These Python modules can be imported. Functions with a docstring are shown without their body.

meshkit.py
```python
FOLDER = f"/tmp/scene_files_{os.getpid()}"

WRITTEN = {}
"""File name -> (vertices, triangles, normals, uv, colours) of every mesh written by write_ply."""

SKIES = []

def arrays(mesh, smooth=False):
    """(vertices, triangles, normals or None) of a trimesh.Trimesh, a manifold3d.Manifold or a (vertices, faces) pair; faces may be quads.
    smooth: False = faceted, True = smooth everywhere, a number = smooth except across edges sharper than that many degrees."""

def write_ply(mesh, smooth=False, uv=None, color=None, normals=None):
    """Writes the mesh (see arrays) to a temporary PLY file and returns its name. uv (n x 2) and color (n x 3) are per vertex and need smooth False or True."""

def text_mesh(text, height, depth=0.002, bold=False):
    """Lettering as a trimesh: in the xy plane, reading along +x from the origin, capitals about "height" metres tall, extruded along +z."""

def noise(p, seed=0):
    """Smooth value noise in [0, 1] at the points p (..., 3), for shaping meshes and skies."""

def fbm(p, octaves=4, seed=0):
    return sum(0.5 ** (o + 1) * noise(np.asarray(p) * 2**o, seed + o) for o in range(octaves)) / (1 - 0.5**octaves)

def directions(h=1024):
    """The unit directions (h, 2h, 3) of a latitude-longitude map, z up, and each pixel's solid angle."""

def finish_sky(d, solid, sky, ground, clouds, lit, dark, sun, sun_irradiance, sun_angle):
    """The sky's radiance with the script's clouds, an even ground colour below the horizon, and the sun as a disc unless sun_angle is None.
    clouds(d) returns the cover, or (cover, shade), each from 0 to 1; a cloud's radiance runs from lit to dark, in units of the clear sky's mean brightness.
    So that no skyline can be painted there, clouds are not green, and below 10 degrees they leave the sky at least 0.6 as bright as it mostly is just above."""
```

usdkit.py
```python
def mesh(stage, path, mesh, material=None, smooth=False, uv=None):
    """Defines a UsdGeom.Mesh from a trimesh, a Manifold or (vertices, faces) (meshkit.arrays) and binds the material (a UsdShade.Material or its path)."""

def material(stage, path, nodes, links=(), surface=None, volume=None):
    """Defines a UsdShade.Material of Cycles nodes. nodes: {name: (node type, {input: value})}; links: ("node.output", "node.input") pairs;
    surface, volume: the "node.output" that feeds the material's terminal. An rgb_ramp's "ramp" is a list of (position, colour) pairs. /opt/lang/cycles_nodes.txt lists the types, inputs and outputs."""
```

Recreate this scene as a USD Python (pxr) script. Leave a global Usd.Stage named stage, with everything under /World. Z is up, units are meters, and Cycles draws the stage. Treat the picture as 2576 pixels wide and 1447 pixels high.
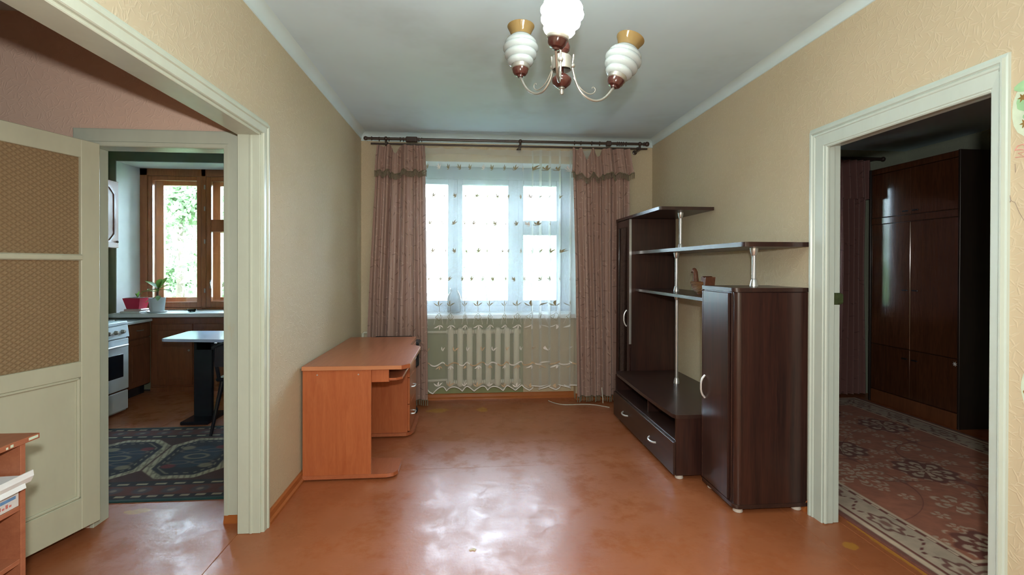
import math, numpy as np, trimesh
import usdkit, meshkit
from pxr import Usd, UsdGeom, UsdLux, UsdShade, Gf, Sdf, Vt
from shapely.geometry import Polygon, LineString, Point

stage = Usd.Stage.CreateInMemory()
UsdGeom.SetStageUpAxis(stage, UsdGeom.Tokens.z)
UsdGeom.SetStageMetersPerUnit(stage, 1.0)
UsdGeom.Xform.Define(stage, '/World')
UsdGeom.Scope.Define(stage, '/World/Looks')
PI = math.pi
rng = np.random.default_rng(7)

# ---------------------------------------------------------------- camera
F_PX, YAW, PITCH, ROLL, CY, CAM_Z = 1220.0, 0.0874, -0.0048, 0.0026, -48.3, 1.37
fw = np.array([math.sin(YAW)*math.cos(PITCH), math.cos(YAW)*math.cos(PITCH), math.sin(PITCH)])
r0 = np.array([math.cos(YAW), -math.sin(YAW), 0.0]); u0 = np.cross(r0, fw)
rr = r0*math.cos(ROLL) + u0*math.sin(ROLL); uu = -r0*math.sin(ROLL) + u0*math.cos(ROLL)
cam = UsdGeom.Camera.Define(stage, '/World/camera')
cam.AddTransformOp().Set(Gf.Matrix4d(*rr, 0, *uu, 0, *(-fw), 0, 0, 0, CAM_Z, 1))
cam.CreateHorizontalApertureAttr(36.0)
cam.CreateVerticalApertureAttr(36.0*1447/2576)
cam.CreateFocalLengthAttr(36.0*F_PX/2576)
cam.CreateVerticalApertureOffsetAttr(36.0*CY/2576)
cam.CreateClippingRangeAttr(Gf.Vec2f(0.05, 500))
EXPOSURE = 0.25
cam.CreateExposureAttr(EXPOSURE)

# ---------------------------------------------------------------- sky and large lights
SKY, FLASH, LAMP = 8.5, 2800.0, 32.0
dome = UsdLux.DomeLight.Define(stage, '/World/sky')
dome.CreateColorAttr(Gf.Vec3f(0.74, 0.91, 1.12)); dome.CreateIntensityAttr(SKY)
# the photographer's on-camera flash, just above the lens (its shadows fall on the hall wall and the ceiling)
fl = UsdLux.SphereLight.Define(stage, '/World/camera_flash')
fl.CreateRadiusAttr(0.035); fl.CreateIntensityAttr(FLASH); fl.CreateColorAttr(Gf.Vec3f(1.0, 0.98, 0.93))
fl.AddTranslateOp().Set(Gf.Vec3d(0.02, -0.08, 1.57))

# ---------------------------------------------------------------- materials
LK = '/World/Looks/'
def M(name, nodes, links=(), surface='p.BSDF'):
    return usdkit.material(stage, LK+name, nodes, links, surface=surface)

def plain(name, col, rough=0.5, var=0.06, scale=9.0, bump=0.0, bscale=60.0, **kw):
    """painted / plastic surface: a little tone variation and fine relief"""
    c = np.array(col, float)
    nodes = {'g': ('geometry', {}), 'n': ('noise_texture', {'scale': scale, 'detail': 4.0}),
             'r': ('rgb_ramp', {'ramp': [(0.25, c*(1-var)), (0.75, np.minimum(c*(1+var), 1))]}),
             'p': ('principled_bsdf', {'roughness': rough, **kw})}
    links = [('g.position', 'n.vector'), ('n.fac', 'r.fac'), ('r.color', 'p.base_color')]
    if bump:
        nodes['bn'] = ('noise_texture', {'scale': bscale, 'detail': 3.0})
        nodes['b'] = ('bump', {'strength': bump, 'distance': 0.003})
        links += [('g.position', 'bn.vector'), ('bn.fac', 'b.height'), ('b.normal', 'p.normal')]
    return M(name, nodes, links)

def wood(name, c1, c2, stretch=(14, 14, 1.2), scale=1.0, rough=0.35, coat=0.0, bands=3.0, dist=1.2, lo=0.3, hi=0.7):
    """grain running along the axis with the smallest stretch"""
    return M(name, {
        'g': ('geometry', {}), 'm': ('mapping', {'scale': tuple(s*scale for s in stretch)}),
        'n': ('noise_texture', {'scale': bands, 'detail': 6.0, 'roughness': 0.6, 'distortion': dist}),
        'n2': ('noise_texture', {'scale': bands*9, 'detail': 3.0}),
        'mx': ('mix_float', {'fac': 0.3}),
        'r': ('rgb_ramp', {'ramp': [(lo, c1), (hi, c2)]}),
        'p': ('principled_bsdf', {'roughness': rough, 'coat_weight': coat, 'coat_roughness': 0.12})},
        [('g.position', 'm.vector'), ('m.vector', 'n.vector'), ('m.vector', 'n2.vector'), ('n.fac', 'mx.a'), ('n2.fac', 'mx.b'),
         ('mx.result', 'r.fac'), ('r.color', 'p.base_color')])

def wallpaper(name, base, hi, strength=0.34, rough=0.7, scale=26.0, green=None):
    """vinyl wallpaper embossed with small leaf strokes"""
    nodes = {'g': ('geometry', {}), 's': ('separate_xyz', {}), 'a': ('math', {'math_type': 'add'}), 'c': ('combine_xyz', {}),
             'big': ('noise_texture', {'scale': 1.3, 'detail': 3.0}), 'fine': ('noise_texture', {'scale': 160.0, 'detail': 2.0})}
    links = [('g.position', 's.vector'), ('s.x', 'a.value1'), ('s.y', 'a.value2'), ('a.value', 'c.x'), ('s.z', 'c.y'),
             ('g.position', 'big.vector'), ('g.position', 'fine.vector')]
    outs = []
    for k, (off, L, W) in enumerate((((0, 0, 0), 0.026, 0.0048), ((0.37, 0.21, 0), 0.023, 0.0042), ((0.71, 0.63, 0), 0.019, 0.004))):
        o = f'_{k}'
        nodes |= {'m'+o: ('mapping', {'location': off}),
                  'v'+o: ('voronoi_texture', {'dimensions': '2D', 'scale': scale, 'randomness': 1.0}),
                  'd'+o: ('vector_math', {'math_type': 'subtract'}), 'sc'+o: ('separate_color', {}),
                  'an'+o: ('math', {'math_type': 'multiply', 'value2': 6.283}),
                  'ro'+o: ('vector_rotate', {'rotate_type': 'z_axis'}),
                  'el'+o: ('vector_math', {'math_type': 'multiply', 'vector2': (1/L, 1/W, 0.0)}),
                  'le'+o: ('vector_math', {'math_type': 'length'}),
                  'mr'+o: ('map_range', {'range_type': 'smoothstep', 'from_min': 1.0, 'from_max': 0.25, 'to_min': 0.0, 'to_max': 1.0})}
        links += [('c.vector', 'm'+o+'.vector'), ('m'+o+'.vector', 'v'+o+'.vector'), ('m'+o+'.vector', 'd'+o+'.vector1'), ('v'+o+'.position', 'd'+o+'.vector2'),
                  ('v'+o+'.color', 'sc'+o+'.color'), ('sc'+o+'.r', 'an'+o+'.value1'), ('d'+o+'.vector', 'ro'+o+'.vector'), ('an'+o+'.value', 'ro'+o+'.angle'),
                  ('ro'+o+'.vector', 'el'+o+'.vector1'), ('el'+o+'.vector', 'le'+o+'.vector1'), ('le'+o+'.value', 'mr'+o+'.value')]
        outs.append('mr'+o+'.result')
    nodes |= {'mA': ('math', {'math_type': 'maximum'}), 'mB': ('math', {'math_type': 'maximum'}),
              'h': ('math', {'math_type': 'multiply_add', 'value2': 0.15}),
              'b': ('bump', {'strength': strength, 'distance': 0.0025}),
              'r': ('rgb_ramp', {'ramp': [(0.3, np.array(base)*0.94), (0.7, np.array(base)*1.05)]}),
              'mc': ('mix_color', {'b': hi}), 'mf': ('math', {'math_type': 'multiply', 'value2': 0.30}),
              'p': ('principled_bsdf', {'roughness': rough, 'specular_ior_level': 0.2})}
    links += [(outs[0], 'mA.value1'), (outs[1], 'mA.value2'), ('mA.value', 'mB.value1'), (outs[2], 'mB.value2'),
              ('fine.fac', 'h.value1'), ('mB.value', 'h.value3'), ('h.value', 'b.height'), ('b.normal', 'p.normal'),
              ('big.fac', 'r.fac'), ('r.color', 'mc.a'), ('mB.value', 'mf.value1'), ('mf.value', 'mc.fac'), ('mc.result', 'p.base_color')]
    return M(name, nodes, links)

def floor_paint(name, c1, c2, spots):
    nodes = {'g': ('geometry', {}), 'n': ('noise_texture', {'scale': 1.6, 'detail': 5.0}),
             'r': ('rgb_ramp', {'ramp': [(0.3, c1), (0.7, c2)]}),
             'bm': ('mapping', {'scale': (1.0, 2.2, 1.0)}),
             'bn': ('noise_texture', {'scale': 3.5, 'detail': 3.0, 'distortion': 0.6}), 'b': ('bump', {'strength': 0.12, 'distance': 0.012}),
             'bf': ('noise_texture', {'scale': 60.0, 'detail': 3.0}), 'b2': ('bump', {'strength': 0.10, 'distance': 0.004}),
             'rn': ('noise_texture', {'scale': 5.0, 'detail': 6.0, 'roughness': 0.65}),
             'rr': ('map_range', {'from_min': 0.38, 'from_max': 0.62, 'to_min': 0.25, 'to_max': 0.42, 'clamp': True}),
             'sn': ('noise_texture', {'scale': 17.0, 'detail': 4.0}),
             'p': ('principled_bsdf', {'specular_ior_level': 0.5})}
    links = [('g.position', 'n.vector'), ('n.fac', 'r.fac'), ('g.position', 'bm.vector'), ('bm.vector', 'bn.vector'), ('bn.fac', 'b.height'),
             ('g.position', 'bf.vector'), ('bf.fac', 'b2.height'), ('b.normal', 'b2.normal'), ('b2.normal', 'p.normal'),
             ('g.position', 'rn.vector'), ('rn.fac', 'rr.value'), ('rr.result', 'p.roughness'), ('g.position', 'sn.vector')]
    last = 'r.color'
    for i, (x, y, rx, ry) in enumerate(spots):       # worn patches where the old yellow paint shows
        nodes |= {f'sd{i}': ('vector_math', {'math_type': 'subtract', 'vector2': (x, y, 0.0)}),
                  f'ss{i}': ('vector_math', {'math_type': 'multiply', 'vector2': (1/rx, 1/ry, 0.0)}),
                  f'sl{i}': ('vector_math', {'math_type': 'length'}),
                  f'sa{i}': ('math', {'math_type': 'subtract'}),
                  f'sm{i}': ('map_range', {'range_type': 'smoothstep', 'from_min': 0.02, 'from_max': 0.2, 'to_min': 0.75, 'to_max': 0.0}),
                  f'sx{i}': ('mix_color', {'b': (0.50, 0.24, 0.035)})}
        links += [('g.position', f'sd{i}.vector1'), (f'sd{i}.vector', f'ss{i}.vector1'), (f'ss{i}.vector', f'sl{i}.vector1'),
                  (f'sl{i}.value', f'sa{i}.value1'), ('sn.fac', f'sa{i}.value2'), (f'sa{i}.value', f'sm{i}.value'),
                  (f'sm{i}.result', f'sx{i}.fac'), (last, f'sx{i}.a')]
        last = f'sx{i}.result'
    links.append((last, 'p.base_color'))
    return M(name, nodes, links)

def fabric(name, base, dark, light, trans=0.05, rough=0.42):
    """satin curtain cloth with small woven twigs"""
    nodes = {'g': ('geometry', {}), 'm': ('mapping', {'scale': (1.0, 0.35, 1.0)}),
             'wv': ('noise_texture', {'scale': 320.0, 'detail': 2.0})}
    links = [('g.position', 'm.vector'), ('g.position', 'wv.vector')]
    for k, (off, L, W, sc) in enumerate((((0, 0, 0), 0.025, 0.0045, 16.0), ((0.3, 0.2, 0.1), 0.018, 0.0036, 18.0))):
        o = f'_{k}'
        nodes |= {'mm'+o: ('mapping', {'location': off}), 'v'+o: ('voronoi_texture', {'scale': sc}), 'd'+o: ('vector_math', {'math_type': 'subtract'}),
                  'sc'+o: ('separate_color', {}), 'an'+o: ('math', {'math_type': 'multiply', 'value2': 3.1}),
                  'ro'+o: ('vector_rotate', {'rotate_type': 'y_axis'}), 'el'+o: ('vector_math', {'math_type': 'multiply', 'vector2': (1/W, 6.0, 1/L)}),
                  'le'+o: ('vector_math', {'math_type': 'length'}),
                  'mr'+o: ('map_range', {'range_type': 'smoothstep', 'from_min': 1.05, 'from_max': 0.6, 'to_min': 0.0, 'to_max': 0.62}),
                  'st'+o: ('math', {'math_type': 'greater_than', 'value2': 0.58}), 'mm2'+o: ('math', {'math_type': 'multiply'})}
        links += [('sc'+o+'.b', 'st'+o+'.value1'), ('st'+o+'.value', 'mm2'+o+'.value1'), ('mr'+o+'.result', 'mm2'+o+'.value2'), ('m.vector', 'mm'+o+'.vector'), ('mm'+o+'.vector', 'v'+o+'.vector'), ('mm'+o+'.vector', 'd'+o+'.vector1'), ('v'+o+'.position', 'd'+o+'.vector2'),
                  ('v'+o+'.color', 'sc'+o+'.color'), ('sc'+o+'.g', 'an'+o+'.value1'), ('d'+o+'.vector', 'ro'+o+'.vector'), ('an'+o+'.value', 'ro'+o+'.angle'),
                  ('ro'+o+'.vector', 'el'+o+'.vector1'), ('el'+o+'.vector', 'le'+o+'.vector1'), ('le'+o+'.value', 'mr'+o+'.value')]
    nodes |= {'c1': ('mix_color', {'a': base, 'b': dark}), 'c2': ('mix_color', {'b': light}), 'b': ('bump', {'strength': 0.08, 'distance': 0.001}),
              'p': ('principled_bsdf', {'roughness': rough, 'sheen_weight': 0.1, 'sheen_roughness': 0.4, 'specular_ior_level': 0.4}),
              't': ('translucent_bsdf', {}), 'x': ('mix_closure', {'fac': trans})}
    links += [('mm2_0.value', 'c1.fac'), ('c1.result', 'c2.a'), ('mm2_1.value', 'c2.fac'), ('c2.result', 'p.base_color'), ('c2.result', 't.color'),
              ('wv.fac', 'b.height'), ('b.normal', 'p.normal'), ('p.BSDF', 'x.closure1'), ('t.BSDF', 'x.closure2')]
    return M(name, nodes, links, 'x.closure')

def vcol(name, rough=0.95, bump=0.5):
    """woven pile: colours come from the mesh"""
    return M(name, {'a': ('attribute', {'attribute': 'col'}), 'g': ('geometry', {}), 'n': ('noise_texture', {'scale': 260.0, 'detail': 2.0}),
                    'b': ('bump', {'strength': bump, 'distance': 0.004}), 'p': ('principled_bsdf', {'roughness': rough, 'specular_ior_level': 0.1, 'sheen_weight': 0.1})},
             [('a.color', 'p.base_color'), ('g.position', 'n.vector'), ('n.fac', 'b.height'), ('b.normal', 'p.normal')])

def worn_paint(name, col, worn, rough=0.3):
    c = np.array(col)
    return M(name, {'g': ('geometry', {}), 'm': ('mapping', {'scale': (1, 1, 0.35)}), 'n': ('noise_texture', {'scale': 7.0, 'detail': 7.0, 'roughness': 0.7}),
                    'r': ('rgb_ramp', {'ramp': [(0.22, worn), (0.34, c*0.95), (0.55, c), (0.8, np.minimum(c*1.05, 1))]}),
                    'bn': ('noise_texture', {'scale': 35.0, 'detail': 4.0}), 'b': ('bump', {'strength': 0.12, 'distance': 0.004}),
                    'p': ('principled_bsdf', {'roughness': rough})},
             [('g.position', 'm.vector'), ('m.vector', 'n.vector'), ('n.fac', 'r.fac'), ('r.color', 'p.base_color'), ('g.position', 'bn.vector'),
              ('bn.fac', 'b.height'), ('b.normal', 'p.normal')])

def leafmat(name, col):
    return M(name, {'i': ('geometry', {}), 'r': ('rgb_ramp', {'ramp': [(0, np.array(col)*0.7), (1, np.minimum(np.array(col)*1.35, 1))]}),
                    'd': ('principled_bsdf', {'roughness': 0.5}), 't': ('translucent_bsdf', {}), 'x': ('mix_closure', {'fac': 0.45})},
             [('i.random_per_island', 'r.fac'), ('r.color', 'd.base_color'), ('r.color', 't.color'), ('d.BSDF', 'x.closure1'), ('t.BSDF', 'x.closure2')], 'x.closure')

m_wall = wallpaper('wallpaper_beige', (0.55, 0.475, 0.335), (0.64, 0.57, 0.43))
m_hall = wallpaper('wallpaper_pink', (0.72, 0.53, 0.43), (0.76, 0.58, 0.48), strength=0.3)
m_bedwall = wallpaper('wallpaper_green', (0.36, 0.40, 0.31), (0.42, 0.45, 0.36), strength=0.3)
m_ceil = M('ceiling_whitewash', {'g': ('geometry', {}), 'n': ('noise_texture', {'scale': 0.9, 'detail': 6.0, 'roughness': 0.62}),
    'r': ('rgb_ramp', {'ramp': [(0.30, (0.50, 0.63, 0.71)), (0.5, (0.59, 0.75, 0.86)), (0.7, (0.62, 0.79, 0.90))]}),
    'bn': ('noise_texture', {'scale': 2.4, 'detail': 6.0}), 'b': ('bump', {'strength': 0.25, 'distance': 0.02}),
    'p': ('principled_bsdf', {'roughness': 0.9, 'specular_ior_level': 0.1})},
    [('g.position', 'n.vector'), ('n.fac', 'r.fac'), ('r.color', 'p.base_color'), ('g.position', 'bn.vector'), ('bn.fac', 'b.height'), ('b.normal', 'p.normal')])
m_cove = plain('cove_whitewash', (0.60, 0.75, 0.80), 0.9, 0.05, 4.0, 0.15, 20.0)
m_floor = floor_paint('floor_paint', (0.335, 0.105, 0.038), (0.385, 0.130, 0.052),
    [(-0.93, 2.02, 0.07, 0.07), (2.03, 2.12, 0.03, 0.45), (1.87, 2.22, 0.06, 0.05), (-0.3, 4.62, 0.17, 0.09), (0.12, 4.62, 0.08, 0.13), (-1.83, 2.86, 0.10, 0.05), (-1.18, 2.0, 0.09, 0.05)])
m_base = plain('skirting_paint', (0.36, 0.115, 0.03), 0.3, 0.1, 6.0)
m_trim = worn_paint('cream_paint', (0.53, 0.59, 0.50), (0.52, 0.49, 0.35))
m_trimw = worn_paint('white_paint', (0.52, 0.61, 0.57), (0.50, 0.53, 0.45))
m_leaf_paint = worn_paint('door_leaf_paint', (0.55, 0.57, 0.44), (0.48, 0.44, 0.30), 0.28)
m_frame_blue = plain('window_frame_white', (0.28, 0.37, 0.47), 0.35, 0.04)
m_sill = plain('sill_white', (0.72, 0.78, 0.80), 0.3, 0.04)
m_green = plain('niche_green_paint', (0.25, 0.29, 0.14), 0.5, 0.12, 5.0)
m_reveal = plain('reveal_whitewash', (0.70, 0.74, 0.74), 0.8, 0.06, 5.0)
m_rad = plain('radiator_enamel', (0.66, 0.66, 0.55), 0.35, 0.05)
m_rod = plain('rod_dark_brown', (0.05, 0.035, 0.03), 0.35, 0.2)
m_curtain = fabric('curtain_satin', (0.36, 0.245, 0.21), (0.09, 0.05, 0.042), (0.60, 0.45, 0.38))
m_fringe = plain('fringe_thread', (0.16, 0.14, 0.095), 0.8, 0.2, 60.0)
m_tulle = M('tulle', {'g': ('geometry', {}), 'n': ('noise_texture', {'scale': 3.0, 'detail': 2.0}), 'd': ('diffuse_bsdf', {'color': (0.82, 0.86, 0.84)}), 't': ('translucent_bsdf', {'color': (0.82, 0.86, 0.84)}),
    'x': ('mix_closure', {'fac': 0.5}), 'tr': ('transparent_bsdf', {'color': (1, 1, 1)}), 'lw': ('layer_weight', {'blend': 0.5}), 'mr': ('map_range', {'from_min': 0.0, 'from_max': 0.9, 'to_min': 0.33, 'to_max': 0.80, 'clamp': True}), 'y': ('mix_closure', {})},
    [('d.BSDF', 'x.closure1'), ('t.BSDF', 'x.closure2'), ('lw.facing', 'mr.value'), ('mr.result', 'y.fac'), ('tr.BSDF', 'y.closure1'), ('x.closure', 'y.closure2')], 'y.closure')
m_emb_gold = plain('embroidery_gold', (0.33, 0.29, 0.17), 0.5, 0.25, 30.0)
m_emb_peach = plain('embroidery_peach', (0.62, 0.46, 0.30), 0.5, 0.2, 30.0)
m_emb_white = plain('embroidery_white', (0.84, 0.82, 0.80), 0.5, 0.05, 30.0)
m_glass = M('window_glass', {'f': ('fresnel', {'IOR': 1.45}), 't': ('transparent_bsdf', {'color': (0.97, 0.99, 0.98)}), 'g': ('glossy_bsdf', {'roughness': 0.02, 'color': (1, 1, 1)}), 'x': ('mix_closure', {})},
    [('f.fac', 'x.fac'), ('t.BSDF', 'x.closure1'), ('g.BSDF', 'x.closure2')], 'x.closure')
m_cabglass = M('cabinet_glass', {'f': ('fresnel', {'IOR': 1.5}), 't': ('transparent_bsdf', {'color': (0.78, 0.74, 0.72)}), 'g': ('glossy_bsdf', {'roughness': 0.04, 'color': (1, 1, 1)}), 'x': ('mix_closure', {})},
    [('f.fac', 'x.fac'), ('t.BSDF', 'x.closure1'), ('g.BSDF', 'x.closure2')], 'x.closure')
m_jar = M('jar_glass', {'f': ('fresnel', {'IOR': 1.6}), 't': ('transparent_bsdf', {'color': (0.80, 0.88, 0.92)}), 'g': ('glossy_bsdf', {'roughness': 0.03, 'color': (1, 1, 1)}), 'x': ('mix_closure', {})},
    [('f.fac', 'x.fac'), ('t.BSDF', 'x.closure1'), ('g.BSDF', 'x.closure2')], 'x.closure')
m_desk = wood('desk_alder', (0.36, 0.090, 0.030), (0.47, 0.145, 0.052), (9, 9, 0.9), 1.0, 0.33, 0.15)
m_desk_top = wood('desk_alder_top', (0.36, 0.100, 0.042), (0.44, 0.145, 0.062), (9, 0.9, 9), 1.0, 0.30, 0.2)
m_desk_edge = plain('desk_edge_band', (0.50, 0.21, 0.10), 0.25, 0.05)
m_wenge = wood('wenge', (0.014, 0.008, 0.008), (0.058, 0.021, 0.015), (9, 9, 0.5), 1.0, 0.30, 0.15, bands=2.2, dist=0.8)
m_wenge_top = wood('wenge_boards', (0.020, 0.011, 0.010), (0.050, 0.022, 0.016), (9, 0.5, 9), 1.0, 0.34, 0.12, bands=2.2, dist=0.8)
m_alu = plain('satin_aluminium', (0.62, 0.65, 0.68), 0.3, 0.03, metallic=0.85)
m_handle = plain('handle_silver', (0.72, 0.75, 0.78), 0.3, 0.03, metallic=0.5)
m_foot = plain('foot_plastic', (0.55, 0.52, 0.48), 0.5)
m_brownplastic = plain('chandelier_brown', (0.05, 0.016, 0.013), 0.15, 0.05)
m_silver = plain('chandelier_silver', (0.36, 0.345, 0.31), 0.36, 0.05, metallic=0.8)
m_milk = M('milk_glass', {'d': ('principled_bsdf', {'base_color': (0.42, 0.47, 0.48), 'roughness': 0.12}), 't': ('translucent_bsdf', {'color': (0.62, 0.66, 0.64)}), 'x': ('mix_closure', {'fac': 0.30})},
    [('d.BSDF', 'x.closure1'), ('t.BSDF', 'x.closure2')], 'x.closure')
m_amber = M('amber_glass', {'d': ('principled_bsdf', {'base_color': (0.27, 0.185, 0.075), 'roughness': 0.08}), 't': ('translucent_bsdf', {'color': (0.55, 0.38, 0.15)}), 'x': ('mix_closure', {'fac': 0.4})},
    [('d.BSDF', 'x.closure1'), ('t.BSDF', 'x.closure2')], 'x.closure')
m_lit = M('lit_milk_glass', {'p': ('principled_bsdf', {'base_color': (0.8, 0.85, 0.8), 'roughness': 0.2, 'emission_color': (0.96, 1.0, 0.90), 'emission_strength': LAMP})})
m_pane_amber = M('pattern_glass', {'g': ('geometry', {}), 'dt': ('vector_math', {'math_type': 'dot_product', 'vector2': (-0.26, -0.966, 0.0)}), 's': ('separate_xyz', {}), 'c': ('combine_xyz', {}),
    'm': ('mapping', {'rotation': (0, 0, 0.785), 'scale': (1.0, 1.0, 1.0)}), 'm0': ('mapping', {'scale': (44.0, 62.0, 1.0)}), 'v': ('voronoi_texture', {'dimensions': '2D', 'scale': 1.0, 'randomness': 0.12, 'feature': 'distance_to_edge'}),
    'e': ('map_range', {'range_type': 'smoothstep', 'from_min': 0.02, 'from_max': 0.30, 'to_min': 0.0, 'to_max': 1.0}), 'b': ('bump', {'strength': 0.55, 'distance': 0.003}),
    'n': ('noise_texture', {'scale': 2.0}), 'r': ('rgb_ramp', {'ramp': [(0.3, (0.42, 0.30, 0.17)), (0.7, (0.48, 0.35, 0.21))]}), 'k': ('mix_color', {'a': (0.36, 0.25, 0.14)}),
    'p': ('principled_bsdf', {'roughness': 0.35, 'specular_ior_level': 0.35}), 't': ('translucent_bsdf', {}), 'x': ('mix_closure', {'fac': 0.30})},
    [('g.position', 'dt.vector1'), ('g.position', 's.vector'), ('dt.value', 'c.x'), ('s.z', 'c.y'), ('c.vector', 'm0.vector'), ('m0.vector', 'm.vector'), ('m.vector', 'v.vector'), ('v.distance', 'e.value'), ('e.result', 'b.height'), ('b.normal', 'p.normal'),
     ('g.position', 'n.vector'), ('n.fac', 'r.fac'), ('r.color', 'k.b'), ('e.result', 'k.fac'), ('k.result', 'p.base_color'), ('k.result', 't.color'), ('p.BSDF', 'x.closure1'), ('t.BSDF', 'x.closure2')], 'x.closure')
m_kwood = wood('kitchen_window_wood', (0.22, 0.075, 0.025), (0.33, 0.125, 0.045), (8, 8, 0.9), 1.0, 0.3, 0.2)
m_kcab = wood('kitchen_cabinet_wood', (0.13, 0.045, 0.018), (0.22, 0.080, 0.032), (8, 8, 0.9), 1.0, 0.35, 0.15)
m_kwall = plain('kitchen_wall_paint', (0.20, 0.225, 0.15), 0.5, 0.1)
m_wallcab = plain('pink_cabinet_front', (0.44, 0.27, 0.20), 0.35, 0.05)
m_white = plain('white_enamel', (0.66, 0.76, 0.82), 0.2, 0.03)
m_dark = plain('dark_enamel', (0.012, 0.014, 0.02), 0.2, 0.1)
m_black = plain('black_plastic', (0.012, 0.018, 0.022), 0.35, 0.2)
m_tabletop = plain('table_laminate', (0.44, 0.58, 0.82), 0.22, 0.03)
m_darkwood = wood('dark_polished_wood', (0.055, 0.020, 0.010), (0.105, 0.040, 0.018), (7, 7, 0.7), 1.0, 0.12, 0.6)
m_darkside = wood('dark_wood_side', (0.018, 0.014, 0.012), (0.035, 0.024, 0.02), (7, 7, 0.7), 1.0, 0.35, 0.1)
m_redpot = plain('red_pot_plastic', (0.42, 0.02, 0.05), 0.3)
m_whitepot = plain('white_pot_ceramic', (0.62, 0.70, 0.74), 0.25)
m_soil = plain('soil', (0.05, 0.035, 0.025), 0.9, 0.3, 80.0, 0.6, 200.0)
m_leaf = leafmat('houseplant_leaf', (0.14, 0.27, 0.05))
m_treeleaf = leafmat('tree_leaf', (0.38, 0.52, 0.28))
m_bark = plain('bark', (0.16, 0.12, 0.09), 0.9, 0.3, 12.0, 0.6, 30.0)
m_grass = plain('lawn', (0.12, 0.22, 0.06), 0.9, 0.3, 3.0)
m_shelf = wood('bookshelf_veneer', (0.30, 0.10, 0.05), (0.40, 0.15, 0.075), (6, 0.8, 6), 1.0, 0.4, 0.1)
m_paper = plain('white_paper', (0.72, 0.76, 0.76), 0.6, 0.05, 20.0)
m_carton = plain('carton_white', (0.62, 0.62, 0.60), 0.5, 0.06, 30.0)
m_printblue = plain('print_blue', (0.12, 0.26, 0.48), 0.5, 0.25, 40.0)
m_printred = plain('print_red', (0.50, 0.16, 0.14), 0.5, 0.2, 40.0)
m_printgrey = plain('print_grey', (0.16, 0.17, 0.22), 0.5, 0.2, 40.0)
m_wicker = M('wicker', {'g': ('geometry', {}), 'w': ('wave_texture', {'scale': 70.0, 'distortion': 3.0, 'bands_direction': 'z'}), 'r': ('rgb_ramp', {'ramp': [(0.2, (0.13, 0.05, 0.02)), (0.8, (0.52, 0.27, 0.12))]}),
    'b': ('bump', {'strength': 0.8, 'distance': 0.006}), 'p': ('principled_bsdf', {'roughness': 0.5})}, [('g.position', 'w.vector'), ('w.fac', 'r.fac'), ('r.color', 'p.base_color'), ('w.fac', 'b.height'), ('b.normal', 'p.normal')])
m_wickerdark = plain('wicker_dark', (0.13, 0.05, 0.025), 0.5, 0.25, 60.0, 0.5, 120.0)
m_cable = plain('white_cable', (0.55, 0.56, 0.50), 0.4)
m_strike = plain('lock_plate', (0.05, 0.07, 0.03), 0.4, 0.3, 40.0)
m_decal_green = plain('sticker_green', (0.33, 0.58, 0.33), 0.35, 0.15, 25.0)
m_decal_light = plain('sticker_light', (0.58, 0.70, 0.56), 0.35, 0.1, 25.0)
m_decal_brown = plain('sticker_brown', (0.25, 0.15, 0.04), 0.4, 0.2, 50.0)
m_decal_orange = plain('sticker_orange', (0.60, 0.25, 0.06), 0.4, 0.2, 50.0)
m_decal_pink = plain('crayon_pink', (0.70, 0.30, 0.28), 0.6)
m_pencil = plain('pencil', (0.30, 0.24, 0.20), 0.7)
m_rug = vcol('rug_pile')
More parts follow.
